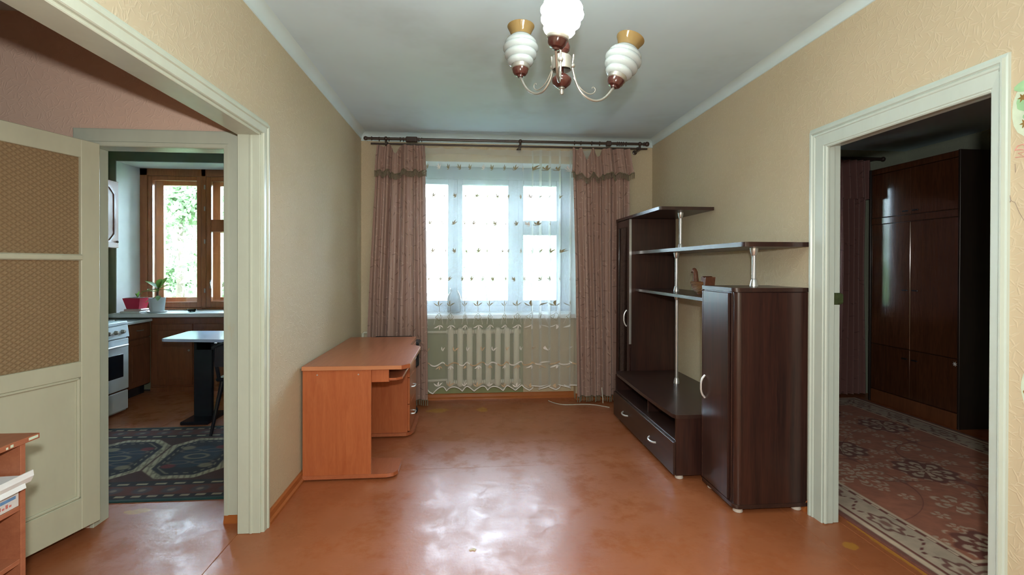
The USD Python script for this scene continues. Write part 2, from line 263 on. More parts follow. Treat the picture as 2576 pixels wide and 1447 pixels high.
m_subfloor = plain('subfloor', (0.08, 0.04, 0.02), 0.9)
m_concrete = plain('facade_plaster', (0.45, 0.42, 0.38), 0.9)

# ---------------------------------------------------------------- mesh helpers
cat = trimesh.util.concatenate
def _boxtemplate():
    pts = []
    for sx in (0, 1):
        for sy in (0, 1):
            for sz in (0, 1):
                for k in range(3):
                    pts.append([sx, sy, sz, k])
    pts = np.array(pts)
    p = (pts[:, :3]*2-1)*1.0
    q = p.copy()
    for i, k in enumerate(pts[:, 3]):
        for a in range(3):
            if a != k: q[i, a] *= 0.8
    h = trimesh.Trimesh(q, process=False).convex_hull
    d = np.linalg.norm(h.vertices[:, None]-q[None], axis=2).argmin(1)
    return pts, d[h.faces]
_BP, _BF = _boxtemplate()
def box(x0, x1, y0, y1, z0, z1, b=0.002):
    lo = np.array([min(x0, x1), min(y0, y1), min(z0, z1)]); hi = np.array([max(x0, x1), max(y0, y1), max(z0, z1)])
    b = min(b, 0.45*(hi-lo).min())
    if b <= 0:
        m = trimesh.creation.box(hi-lo); m.apply_translation((lo+hi)/2); return m
    s = _BP[:, :3]; v = np.where(s == 0, lo, hi)
    for a in range(3):
        mask = _BP[:, 3] != a
        v[mask, a] += np.where(s[mask, a] == 0, b, -b)
    return trimesh.Trimesh(v, _BF, process=False)
def prism(pts, z0, z1):
    p = pts if isinstance(pts, Polygon) else Polygon(pts)
    m = trimesh.creation.extrude_polygon(p, abs(z1-z0), engine='earcut'); m.apply_translation([0, 0, min(z0, z1)]); return m
def prism_axis(pts, a0, a1, axis):
    """polygon in the plane across the axis ('x': (y,z) points, 'y': (x,z) points)"""
    m = prism(pts, a0, a1); v = m.vertices.copy()
    if axis == 'x': m.vertices = np.stack([v[:, 2], v[:, 0], v[:, 1]], 1)
    else: m.vertices = np.stack([v[:, 0], v[:, 2], v[:, 1]], 1)
    m.fix_normals(); return m
def tube(pts, r, sides=10, closed=False):
    p = np.asarray(pts, float); n = len(p); rad = np.broadcast_to(r, (n,))
    t = np.gradient(p, axis=0); t /= np.linalg.norm(t, axis=1, keepdims=True)+1e-12
    a = np.cross(t[0], [0, 0, 1.0]);  a = a if np.linalg.norm(a) > 0.1 else np.cross(t[0], [1.0, 0, 0])
    fr = []
    for i in range(n):
        a = a - t[i]*(a@t[i]); a /= np.linalg.norm(a); fr.append((a, np.cross(t[i], a)))
    ang = np.arange(sides)*2*PI/sides
    v = np.array([p[i]+rad[i]*(math.cos(g)*fr[i][0]+math.sin(g)*fr[i][1]) for i in range(n) for g in ang])
    f = []
    for i in range(n-1):
        for j in range(sides):
            k = (j+1) % sides
            f += [[i*sides+j, i*sides+k, (i+1)*sides+k], [i*sides+j, (i+1)*sides+k, (i+1)*sides+j]]
    v = np.vstack([v, p[0], p[-1]]); c0, c1 = len(v)-2, len(v)-1
    for j in range(sides):
        k = (j+1) % sides
        f += [[c0, k, j], [c1, (n-1)*sides+j, (n-1)*sides+k]]
    return trimesh.Trimesh(v, f, process=False)
def lathe(prof, n=32, at=(0, 0, 0), axis=(0, 0, 1)):
    p = np.asarray(prof, float); a = np.arange(n)*2*PI/n
    v = np.array([[r*math.cos(t), r*math.sin(t), z] for r, z in p for t in a])
    f = []
    for i in range(len(p)-1):
        for j in range(n):
            k = (j+1) % n
            f += [[i*n+j, i*n+k, (i+1)*n+k], [i*n+j, (i+1)*n+k, (i+1)*n+j]]
    m = trimesh.Trimesh(v, f, process=False)
    ax = np.asarray(axis, float); ax /= np.linalg.norm(ax)
    m.apply_transform(trimesh.geometry.align_vectors([0, 0, 1], ax)); m.apply_translation(at); return m
def ball(c, r, sub=2, s=(1, 1, 1)):
    m = trimesh.creation.icosphere(sub, 1.0); m.vertices = m.vertices*np.asarray(s)*r+np.asarray(c); return m
def cyl(c0, c1, r, n=20):
    c0, c1 = np.asarray(c0, float), np.asarray(c1, float); h = np.linalg.norm(c1-c0); b = min(0.12*r, 0.3*h)
    return lathe([(0, 0), (r-b, 0), (r, b), (r, h-b), (r-b, h), (0, h)], n, c0, c1-c0)
def grid(fn, nu, nv):
    """surface fn(u,v) -> xyz arrays, u across, v up"""
    U, V = np.meshgrid(np.linspace(0, 1, nu), np.linspace(0, 1, nv), indexing='ij')
    P = np.stack(fn(U, V), -1).reshape(-1, 3)
    i, j = np.meshgrid(np.arange(nu-1), np.arange(nv-1), indexing='ij')
    q = np.stack([i*nv+j, (i+1)*nv+j, (i+1)*nv+j+1, i*nv+j+1], -1).reshape(-1, 4)
    return trimesh.Trimesh(P, np.vstack([q[:, [0, 1, 2]], q[:, [0, 2, 3]]]), process=False)

# ---------------------------------------------------------------- scene helpers
_used = {}
def fresh(parent, name):
    k = parent+'/'+name; n = _used.get(k, 0); _used[k] = n+1
    return k if n == 0 else f'{k}_{n:03d}'
def data(prim, **kw):
    for k, v in kw.items():
        if v: prim.SetCustomDataByKey(k, v)
class Thing:
    def __init__(s, name, label, category, loc=(0, 0, 0), group=None, kind=None):
        s.loc = np.asarray(loc, float)
        s.path = fresh('/World', name)
        x = UsdGeom.Xform.Define(stage, s.path); x.AddTranslateOp().Set(Gf.Vec3d(*map(float, s.loc)))
        data(x.GetPrim(), label=label, category=category, group=group, kind=kind)
    def add(s, name, mesh, mat, parent=None, smooth=30, label=None, kind=None):
        """a part (or a sub-part of PARENT); the mesh is given in world metres"""
        path = fresh(parent or s.path, name)
        m = mesh.copy(); m.apply_translation(-s.loc)
        p = usdkit.mesh(stage, path, m, mat, smooth=smooth)
        data(p.GetPrim(), label=label, kind=kind)
        return path
def single(name, mesh, mat, label, category, smooth=30, group=None, kind=None):
    path = fresh('/World', name)
    p = usdkit.mesh(stage, path, mesh, mat, smooth=smooth)
    data(p.GetPrim(), label=label, category=category, group=group, kind=kind)
    return path
def setting(name, mesh, mat, label, category, smooth=30):
    return single(name, mesh, mat, label, category, smooth, kind='structure')

# ---------------------------------------------------------------- the shell
XL, XR, YB, H = -1.066, 1.89, 4.90, 2.67
XH, XBED = -1.175, 1.968            # hall side of the left wall, bedroom side of the right wall
YF = -1.4                           # wall behind the camera
LY0, LY1, LZ = 1.10, 2.585, 2.046   # opening to the hall
RY0, RY1, RZ = 1.60, 2.42, 2.022    # bedroom doorway
KY, KX0, KX1, KZ = 2.70, -1.945, -1.295, 1.985   # kitchen doorway in the hall end wall
KYB, KXL = 5.55, -3.85              # kitchen outer wall, kitchen left wall
B = 0.0
def bx(*a): return box(*a, b=0)
setting('wall_left', cat([bx(XH, XL, YF, LY0, 0, H), bx(XH, XL, LY0, LY1, LZ, H), bx(XH, XL, LY1, YB, 0, H)]), m_wall, 'beige embossed wallpaper wall on the left, with the wide hall opening', 'wall', False)
setting('wall_right', cat([bx(XR, XBED, YF, RY0-0.02, 0, H), bx(XR, XBED, RY0-0.02, RY1+0.02, RZ+0.012, H), bx(XR, XBED, RY1+0.02, YB, 0, H)]), m_wall, 'beige embossed wallpaper wall on the right, with the bedroom doorway', 'wall', False)
setting('wall_front', bx(-2.85, 5.0, YF-0.12, YF, 0, H), m_wall, 'beige wallpaper wall behind the viewer', 'wall', False)
# window wall: opening with reveals
WX0, WX1, WZ0, WZ1, WYF = -0.756, 1.088, 0.882, 2.417, 5.13
setting('wall_back', cat([bx(XH, WX0, YB, 5.38, 0, H), bx(WX1, XBED, YB, 5.38, 0, H), bx(WX0, WX1, YB, 5.38, WZ1, H), bx(WX0, WX1, YB+0.12, 5.38, 0, WZ0-0.042)]), m_wall, 'beige wallpaper wall around the curtained window', 'wall', False)
setting('trim_1', cat([bx(WX0-0.001, WX0+0.006, YB-0.001, WYF, WZ0, WZ1), bx(WX1-0.006, WX1+0.001, YB-0.001, WYF, WZ0, WZ1), bx(WX0, WX1, YB-0.001, WYF, WZ1-0.006, WZ1)]), m_reveal, 'whitewashed reveal of the living room window', 'window reveal', False)
setting('trim_2', bx(WX0, WX1-0.53, YB+0.10, YB+0.125, 0.0, WZ0-0.042), m_green, 'olive green painted recess behind the radiator', 'wall recess', False)
setting('trim_3', bx(WX1-0.53, WX1, YB+0.10, YB+0.125, 0.0, WZ0-0.042), m_wall, 'papered right end of the recess under the window', 'wall recess', False)
# ceilings (separate rooms)
setting('ceiling', bx(XH, XBED, YF-0.12, 5.38, H, H+0.15), m_ceil, 'bluish whitewashed living room ceiling with stains', 'ceiling', False)
setting('ceiling_hall', bx(-2.85, XH, YF-0.12, KY+0.1, H, H+0.15), m_ceil, 'whitewashed ceiling of the hall', 'ceiling', False)
setting('ceiling_kitchen', bx(KXL-0.1, XH, KY+0.1, 6.15, H, H+0.15), m_ceil, 'whitewashed ceiling of the kitchen', 'ceiling', False)
setting('ceiling_bedroom', bx(XBED, 5.0, YF-0.12, 5.38, 2.63, H+0.15), m_ceil, 'whitewashed ceiling of the dark bedroom', 'ceiling', False)
# coves
def cove(axis, plane, sgn, a0, a1, z0=2.618, w=0.055):
    n = 6; pts = [(plane, z0)]
    for k in range(n+1):
        t = k/n*PI/2; pts.append((plane+sgn*(0.006+w*(1-math.cos(t))), z0+0.002+(H-z0-0.002)*math.sin(t)))
    pts.append((plane, H))
    return prism_axis(pts, a0, a1, 'y' if axis == 'y' else 'x')
setting('trim_4', cove('y', XL, 1, YF, YB), m_cove, 'whitewashed cove along the top of the left wall', 'cove', 40)
setting('trim_5', cove('y', XR, -1, YF, YB), m_cove, 'whitewashed cove along the top of the right wall', 'cove', 40)
setting('trim_6', cove('x', YB, -1, XL, XR, 2.60, 0.09), m_cove, 'whitewashed cove above the curtain rods', 'cove', 40)
# hall, kitchen, bedroom walls
setting('wall_hall_end', cat([bx(-2.85, KX0-0.005, KY, KY+0.1, 0, H), bx(KX1+0.005, XH, KY, KY+0.1, 0, H), bx(KX0-0.005, KX1+0.005, KY, KY+0.1, KZ+0.005, H)]), m_hall, 'pink wallpaper wall around the kitchen doorway', 'wall', False)
setting('wall_hall_left', bx(-2.85, -2.75, YF, KY, 0, H), m_hall, 'pink wallpaper wall on the far side of the hall', 'wall', False)
KWX0, KWX1, KWZ0, KWZ1, KWYF = -3.775, -2.10, 0.855, 2.487, 5.92
setting('wall_kitchen_back', cat([bx(KXL, KWX0, KYB, 6.15, 0, H), bx(KWX1, XH+0.25, KYB, 6.15, 0, H), bx(KWX0, KWX1, KYB, 6.15, KWZ1, H), bx(KWX0, KWX1, KYB+0.12, 6.15, 0, KWZ0-0.0425)]), m_kwall, 'dark olive painted kitchen wall around the brown window', 'wall', False)
setting('trim_7', cat([bx(KWX0-0.001, KWX0+0.006, KYB-0.001, KWYF, KWZ0, KWZ1), bx(KWX1-0.006, KWX1+0.001, KYB-0.001, KWYF, KWZ0, KWZ1), bx(KWX0, KWX1, KYB-0.001, KWYF, KWZ1-0.006, KWZ1)]), m_reveal, 'whitewashed reveal of the kitchen window', 'window reveal', False)
setting('wall_kitchen_left', bx(KXL-0.1, KXL, KY+0.1, 6.15, 0, H), m_kwall, 'dark olive painted left wall of the kitchen', 'wall', False)
setting('wall_kitchen_right', bx(XH, XH+0.25, YB+0.48, 6.15, 0, H), m_concrete, 'outer end of the kitchen side wall', 'wall', False)
setting('wall_kitchen_front', bx(KXL-0.1, -2.85, KY, KY+0.1, 0, H), m_kwall, 'kitchen wall beside the hall end', 'wall', False)
setting('wall_bedroom_right', bx(4.73, 5.0, YF, 5.38, 0, H), m_bedwall, 'pale green wallpaper wall behind the wardrobe', 'wall', False)
BWX0, BWX1 = 2.45, 3.75
setting('wall_bedroom_back', cat([bx(XBED, BWX0, YB, 5.38, 0, H), bx(BWX1, 4.73, YB, 5.38, 0, H), bx(BWX0, BWX1, YB, 5.38, 0, 0.85), bx(BWX0, BWX1, YB, 5.38, 2.35, H)]), m_bedwall, 'pale green wallpaper wall behind the bedroom curtain', 'wall', False)
# floors: sub-base and the painted sheets
setting('floor_base', cat([bx(-2.85, 5.0, YF-0.12, 5.38, -0.2, -0.012), bx(KXL-0.1, XH, KY, 6.15, -0.2, -0.012)]), m_subfloor, 'dark sub-floor seen only in the joints of the painted sheets', 'floor', False)
t = Thing('floor', 'glossy orange brown painted hardboard floor with worn yellow patches', 'floor', (0, 0, 0), kind='structure')
gx = [XH, 1.757, XBED+0.01]; gy = [YF, 0.6, 3.30, YB+0.12]
for i in range(2):
    for j in range(3):
        g = 0.0004
        t.add('sheet', box(gx[i]+g, gx[i+1]-g, gy[j]+g, gy[j+1]-g, -0.012, 0.0, 0.0008), m_floor)
for a, b_, c, d in ((-2.75, XH-0.001, YF, 1.2), (-2.75, XH-0.001, 1.2, 3.2), (KXL, -2.75, KY+0.1, 3.2), (KXL, -2.6, 3.2, KYB+0.05), (-2.6, XH, 3.2, KYB+0.05), (XBED+0.012, 3.3, YF, YB), (3.3, 4.73, YF, YB)):
    t.add('sheet', box(a+0.001, b_-0.001, c+0.001, d-0.001, -0.012, 0.0, 0.0015), m_floor)
# skirtings
def skirting(x0, y0, x1, y1, nx, ny, h=0.062, w=0.026):
    prof = [(0, 0), (w, 0), (w, 0.016), (w*0.62, 0.026), (w*0.55, h-0.008), (w*0.3, h), (0, h)]
    a, b_ = np.array([x0, y0]), np.array([x1, y1]); n = np.array([nx, ny])
    v = [[*(e+n*d), z] for e in (a, b_) for d, z in prof]; k = len(prof); f = []
    for i in range(k):
        j = (i+1) % k; f += [[i, j, k+j], [i, k+j, k+i]]
    for i in range(1, k-1): f += [[0, i+1, i], [k, k+i, k+i+1]]
    m = trimesh.Trimesh(v, f, process=False); m.fix_normals(); return m
setting('baseboard_left', skirting(XL, LY1+0.06, XL, YB, 1, 0), m_base, 'orange brown painted skirting board along the left wall', 'skirting board')
setting('baseboard_back', cat([skirting(WX0, YB+0.10, WX1, YB+0.10, 0, -1), skirting(XL, YB, WX0, YB, 0, -1), skirting(WX1, YB, XR, YB, 0, -1)]), m_base, 'orange brown painted skirting board under the radiator', 'skirting board')
setting('baseboard_right', skirting(XR, RY1+0.13, XR, YB, -1, 0), m_base, 'orange brown painted skirting board behind the dark wall unit', 'skirting board')
setting('baseboard_hall', cat([skirting(KX1+0.0, KY-0.004, XH, KY-0.004, 0, -1, 0.05, 0.012)]), m_base, 'short orange brown skirting under the kitchen door casing', 'skirting board')

# ---------------------------------------------------------------- door casings
def casing(axis, plane, sgn, u0, u1, zt, prof, z0=0.0, k0=1.0):
    """three mitred boards around an opening; prof = (distance from the opening, projection)"""
    prof = [(prof[0][0], -0.002)]+list(prof)+[(prof[-1][0], -0.002)]
    def P(u, z, tt): return [plane+sgn*tt, u, z] if axis == 'y' else [u, plane+sgn*tt, z]
    st = [[P(u0-d*k0, z0, tt) for d, tt in prof], [P(u0-d*k0, zt+d, tt) for d, tt in prof], [P(u1+d, zt+d, tt) for d, tt in prof], [P(u1+d, z0, tt) for d, tt in prof]]
    out = []; k = len(prof)
    for a in range(3):
        v = st[a]+st[a+1]; f = []
        for i in range(k):
            j = (i+1) % k; f += [[i, j, k+j], [i, k+j, k+i]]
        for i in range(1, k-1): f += [[0, i+1, i], [k, k+i, k+i+1]]
        m = trimesh.Trimesh(v, f, process=False); m.fix_normals(); out.append(m)
    return out
PROF_W = [(0.0, 0.010), (0.004, 0.014), (0.060, 0.016), (0.064, 0.020), (0.072, 0.022), (0.076, 0.018), (0.082, 0.026), (0.094, 0.026), (0.098, 0.012), (0.112, 0.010), (0.114, 0.0)]
PROF_N = [(0.0, 0.014), (0.003, 0.018), (0.034, 0.020), (0.038, 0.026), (0.052, 0.026), (0.056, 0.014), (0.068, 0.012), (0.070, 0.0)]
# hall opening
t = Thing('door_1', 'cream painted frame of the wide opening to the hall', 'door frame', (XL, (LY0+LY1)/2, 0), kind='structure')
for m in casing('y', XL, 1, LY0, LY1, LZ, PROF_N): t.add('casing', m, m_trim)
t.add('jamb', cat([box(XH, XL+0.004, LY1-0.012, LY1+0.01, 0, LZ, 0.003), box(XL-0.05, XL-0.035, LY1-0.016, LY1, 0, LZ-0.012, 0.003)]), m_trim)
t.add('jamb', box(XH, XL+0.004, LY0-0.01, LY0+0.012, 0, LZ, 0.003), m_trim)
t.add('lintel', box(XH-0.004, XL+0.004, LY0, LY1, LZ-0.012, LZ+0.01, 0.003), m_trim)
# kitchen door
t = Thing('door_2', 'cream kitchen door with pattern glass standing open into the hall', 'door', (KX0, KY, 0), kind='structure')
PROF_K = [(0.0, 0.012), (0.004, 0.018), (0.022, 0.020), (0.026, 0.014), (0.085, 0.014), (0.092, 0.010), (0.094, 0.0)]
PROF_K = [(d, tt) for d, tt in PROF_K]
for i, m in enumerate(casing('x', KY, -1, KX0, KX1, KZ, PROF_K, 0.045)): t.add('casing', m, m_trim)
t.add('jamb', box(KX0-0.02, KX0+0.0, KY-0.004, KY+0.104, 0, KZ, 0.002), m_trim)
t.add('jamb', box(KX1+0.0, KX1+0.02, KY-0.004, KY+0.104, 0, KZ, 0.002), m_trim)
t.add('lintel', box(KX0-0.02, KX1+0.02, KY-0.004, KY+0.104, KZ, KZ+0.02, 0.002), m_trim)
LA = np.array([-1.885, 2.66]); LD = np.array([-0.26, -0.966]); LD = LD/np.linalg.norm(LD); LN = np.array([-LD[1], LD[0]])   # towards the room
if LN @ (-LA) < 0: LN = -LN
def leafbox(ua, ub, za, zb, na, nb, b=0.003):
    m = box(ua, ub, na, nb, za, zb, b); v = m.vertices
    p = LA[None]+v[:, :1]*LD[None]+v[:, 1:2]*LN[None]; m.vertices = np.column_stack([p, v[:, 2]]); m.fix_normals(); return m
LW = 0.66
t.add('stile', leafbox(0.0, 0.092, 0.06, 1.99, -0.036, 0.0), m_leaf_paint)
t.add('stile', leafbox(LW-0.1, LW, 0.06, 1.99, -0.036, 0.0), m_leaf_paint)
t.add('rail', leafbox(0.091, LW-0.099, 1.90, 1.99, -0.036, 0.0), m_leaf_paint)
t.add('rail', leafbox(0.091, LW-0.099, 0.815, 0.893, -0.036, 0.0), m_leaf_paint)
t.add('rail', leafbox(0.091, LW-0.099, 0.06, 0.215, -0.036, 0.0), m_leaf_paint)
t.add('glazing_bar', leafbox(0.085, LW-0.09, 1.392, 1.422, -0.028, 0.006, 0.006), m_leaf_paint)
t.add('panel', cat([leafbox(0.09, LW-0.098, 0.21, 0.82, -0.026, -0.014, 0.001), leafbox(0.092, LW-0.1, 0.215, 0.23, -0.02, -0.003, 0.005), leafbox(0.092, LW-0.1, 0.80, 0.815, -0.02, -0.003, 0.005), leafbox(0.092, 0.107, 0.215, 0.815, -0.02, -0.003, 0.005), leafbox(LW-0.115, LW-0.1, 0.215, 0.815, -0.02, -0.003, 0.005)]), m_leaf_paint)
t.add('pane', leafbox(0.09, LW-0.098, 1.42, 1.905, -0.022, -0.016, 0), m_pane_amber, label='brown pattern glass, upper pane')
t.add('pane', leafbox(0.09, LW-0.098, 0.89, 1.395, -0.022, -0.016, 0), m_pane_amber, label='brown pattern glass, lower pane')
# bedroom doorway
t = Thing('door_3', 'white painted frame of the bedroom doorway on the right', 'door frame', (XR, (RY0+RY1)/2, 0), kind='structure')
PW = [(d*0.98+0.01, tt) for d, tt in PROF_W]
for m in casing('y', XR, -1, RY0, RY1, RZ-0.018, PW, 0.0, 0.46): t.add('casing', m, m_trimw)
def jamb(y0, y1, ys):
    return cat([box(XR-0.006, XR+0.05, y0, y1, 0, RZ, 0.004), box(XR+0.05, XBED+0.004, min(y0, ys), max(y0, ys), 0, RZ-0.012, 0.003)])
t.add('jamb', cat([box(XR-0.010, XR+0.012, RY1-0.008, RY1+0.012, 0, RZ, 0.006), box(XR+0.004, XR+0.045, RY1-0.002, RY1+0.021, 0, RZ, 0.004), box(XR+0.045, XBED+0.004, RY1+0.006, RY1+0.021, 0, RZ, 0.003)]), m_trimw)
t.add('jamb', cat([box(XR-0.010, XR+0.045, RY0-0.021, RY0+0.004, 0, RZ, 0.004), box(XR+0.045, XBED+0.004, RY0-0.021, RY0-0.006, 0, RZ, 0.003)]), m_trimw)
t.add('lintel', cat([box(XR-0.010, XR+0.012, RY0, RY1, RZ-0.018, RZ+0.0, 0.005), box(XR+0.006, XBED+0.004, RY0-0.02, RY1+0.02, RZ-0.008, RZ+0.013, 0.003)]), m_trimw)
t.add('strike_plate', cat([box(XR+0.044, XBED+0.006, RY1+0.003, RY1+0.010, 1.168, 1.231, 0.001), prism_axis([(RY1+0.0, 1.172), (RY1+0.0, 1.227), (RY1-0.006, 1.22), (RY1-0.006, 1.18)], XBED-0.012, XBED+0.012, 'x')]), m_strike, label='dark metal lock plate')

# ---------------------------------------------------------------- living room window
t = Thing('window_1', 'pale three part window with a small vent sash, behind the net curtain', 'window', ((WX0+WX1)/2, WYF, WZ0), kind='structure')
fy0, fy1 = WYF, WYF+0.07
def bar(x0, x1, z0, z1, d0=0, d1=0, b=0.004): return box(x0, x1, fy0+d0, fy1+d1, z0, z1, b)
gl = [(-0.594, -0.226), (-0.076, 0.408), (0.57, 0.926)]; gz0, gz1 = 1.005, 2.225
t.add('frame', cat([bar(WX0, gl[0][0]-0.055, WZ0, WZ1, 0.015, 0.03), bar(gl[2][1]+0.055, WX1, WZ0, WZ1, 0.015, 0.03), bar(gl[0][0]-0.056, gl[2][1]+0.056, gz1+0.055, WZ1, 0.015, 0.03), bar(gl[0][0]-0.056, gl[2][1]+0.056, WZ0, gz0-0.055, 0.015, 0.03),
                    bar(gl[0][1]+0.045, gl[1][0]-0.045, gz0-0.055, gz1+0.055, 0.018, 0.028), bar(gl[1][1]+0.045, gl[2][0]-0.045, gz0-0.055, gz1+0.055, 0.018, 0.028)]), m_frame_blue)
for i, (a, b_) in enumerate(gl):
    sash = [bar(a-0.055, a, gz0-0.055, gz1+0.055), bar(b_, b_+0.055, gz0-0.055, gz1+0.055), bar(a, b_, gz1, gz1+0.055), bar(a, b_, gz0-0.055, gz0)]
    zs = [(gz0, gz1)]
    if i == 2:
        sash.append(bar(a, b_, 1.70, 1.855)); zs = [(gz0, 1.70), (1.855, gz1)]
    s_ = t.add('sash', cat(sash), m_frame_blue)
    for z0, z1 in zs: t.add('pane', bx(a-0.01, b_+0.01, fy0+0.03, fy0+0.034, z0-0.01, z1+0.01), m_glass, parent=s_, smooth=False)
setting('trim_8', prism_axis([(YB-0.028, WZ0-0.042), (YB-0.028, WZ0-0.006), (YB-0.022, WZ0), (WYF+0.02, WZ0+0.006), (WYF+0.02, WZ0-0.042)], WX0-0.05, WX1+0.03, 'x'), m_sill, 'white window sill above the radiator', 'window sill')
# ---------------------------------------------------------------- kitchen window (double wooden frames)
t = Thing('window_2', 'brown wooden double framed kitchen window with a vent sash', 'window', ((KWX0+KWX1)/2, KWYF, KWZ0), kind='structure')
def kbar(x0, x1, z0, z1, y0=0.0, y1=0.05, b=0.004): return box(x0, x1, KWYF+y0, KWYF+y1, z0, z1, b)
t.add('frame', cat([kbar(KWX0, -3.69, KWZ0, KWZ1, 0, 0.20), kbar(KWX0, KWX1, 2.40, KWZ1, 0, 0.20), kbar(KWX0, KWX1, KWZ0, 0.875, 0, 0.20), kbar(-3.10, -3.05, KWZ0, KWZ1, 0, 0.20), kbar(-2.17, KWX1, KWZ0, KWZ1, 0, 0.20)]), m_kwood)
def ksash(x0, x1, z0, z1, y0, w=0.055, split=None):
    pcs = [kbar(x0, x0+w, z0, z1, y0, y0+0.045), kbar(x1-w, x1, z0, z1, y0, y0+0.045), kbar(x0+w, x1-w, z1-w, z1, y0, y0+0.045), kbar(x0+w, x1-w, z0, z0+w*1.3, y0, y0+0.045)]
    zs = [(z0+w*1.3, z1-w)]
    if split: pcs.append(kbar(x0+w, x1-w, split[0], split[1], y0, y0+0.045)); zs = [(z0+w*1.3, split[0]), (split[1], z1-w)]
    s_ = t.add('sash', cat(pcs), m_kwood)
    for a, b_ in zs: t.add('pane', bx(x0+w-0.008, x1-w+0.008, KWYF+y0+0.02, KWYF+y0+0.024, a-0.008, b_+0.008), m_glass, parent=s_, smooth=False)
for y0 in (0.003, 0.15):
    ksash(-3.69+0.002, -3.102, 0.877, 2.398, y0, 0.05 if y0 < 0.1 else 0.085)
    ksash(-3.048, -2.172, 0.877, 2.398, y0, 0.055 if y0 < 0.1 else 0.085, (1.76, 1.90))
for z in (1.05, 1.62, 2.0, 2.25): t.add('hinge', cyl((-3.06, KWYF-0.004, z), (-3.06, KWYF-0.004, z+0.05), 0.008, 10), m_silver)
t.add('handle', cat([box(-2.998, -2.982, KWYF-0.02, KWYF+0.002, 1.10, 1.20, 0.003), tube([(-2.99, KWYF-0.02, 1.18), (-2.985, KWYF-0.04, 1.17), (-2.97, KWYF-0.045, 1.11)], 0.005, 8)]), m_silver)
setting('trim_9', box(KWX0-0.02, KWX1+0.05, KYB-0.10, KWYF+0.01, KWZ0-0.0425, KWZ0, 0.006), m_sill, 'pale grey kitchen window sill over the cabinets', 'window sill')
# ---------------------------------------------------------------- bedroom window
t = Thing('window_3', 'bedroom window hidden behind the drawn curtain', 'window', ((BWX0+BWX1)/2, 5.14, 0.85), kind='structure')
t.add('frame', cat([box(BWX0, BWX0+0.09, 5.12, 5.18, 0.85, 2.35), box(BWX1-0.09, BWX1, 5.12, 5.18, 0.85, 2.35), box(BWX0, BWX1, 5.12, 5.18, 2.26, 2.35), box(BWX0, BWX1, 5.12, 5.18, 0.85, 0.94), box(3.05, 3.15, 5.12, 5.18, 0.85, 2.35)]), m_frame_blue)
for a, b_ in ((BWX0+0.09, 3.05), (3.15, BWX1-0.09)): t.add('pane', bx(a-0.01, b_+0.01, 5.15, 5.154, 0.93, 2.27), m_glass, smooth=False)

#==PART2==
# ---------------------------------------------------------------- curtain rods
def zr(x): return 2.592+0.004*x
RY_, RY2 = 4.745, 4.805
t = Thing('curtain_rod', 'dark brown double curtain rod with ball finials across the window wall', 'curtain rod', (0.4, 4.80, 2.59))
t.add('rod', tube([(x, RY_, zr(x)) for x in np.linspace(-0.985, 1.775, 12)], 0.0125, 12), m_rod)
t.add('rod', tube([(x, RY2, zr(x)-0.035) for x in np.linspace(-0.955, 1.80, 12)], 0.009, 10), m_rod)
t.add('finial', cat([ball((-0.992, RY_, zr(-1)), 0.02), lathe([(0, 0), (0.012, 0.004), (0.016, 0.014), (0.008, 0.024), (0, 0.03)], 16, (-0.965, RY_, zr(-1)), (-1, 0, 0)), cyl((-0.94, RY_, zr(-1)), (-0.93, RY_, zr(-1)), 0.018)]), m_rod)
t.add('finial', cat([ball((1.775, RY_, zr(1.78)), 0.024), cyl((1.74, RY_, zr(1.74)), (1.75, RY_, zr(1.74)), 0.019)]), m_rod)
for x in (-0.80, 0.495, 1.70):
    t.add('bracket', cat([box(x-0.012, x+0.012, RY_-0.016, YB-0.006, zr(x)-0.062, zr(x)-0.044, 0.003), cyl((x, RY_, zr(x)-0.05), (x, RY_, zr(x)+0.012), 0.011, 14), cyl((x, RY2, zr(x)-0.05), (x, RY2, zr(x)-0.02), 0.012, 14), lathe([(0, 0), (0.024, 0), (0.024, 0.006), (0.012, 0.012), (0, 0.012)], 20, (x, YB-0.002, zr(x)-0.052), (0, -1, 0)), ball((x, RY_-0.004, zr(x)), 0.0195)]), m_rod)
t.add('sleeve', box(-0.612, -0.502, RY_-0.022, RY_+0.02, zr(-0.55)-0.03, zr(-0.55)+0.02, 0.006), m_rod)
t.add('sleeve', box(1.355, 1.405, RY_-0.022, RY_+0.02, zr(1.4)-0.03, zr(1.4)+0.02, 0.006), m_rod)
def ring(x): return trimesh.creation.torus(0.019, 0.0028, major_sections=20, minor_sections=8, transform=trimesh.transformations.translation_matrix([x, RY_, zr(x)-0.004]) @ trimesh.transformations.rotation_matrix(PI/2, [0, 1, 0]))
for x in (-0.865, -0.772, -0.665, -0.635, -0.49, -0.462, 1.035, 1.10, 1.21, 1.29, 1.47, 1.49, 1.51, 1.53, 1.56):
    t.add('ring', ring(x), m_rod)

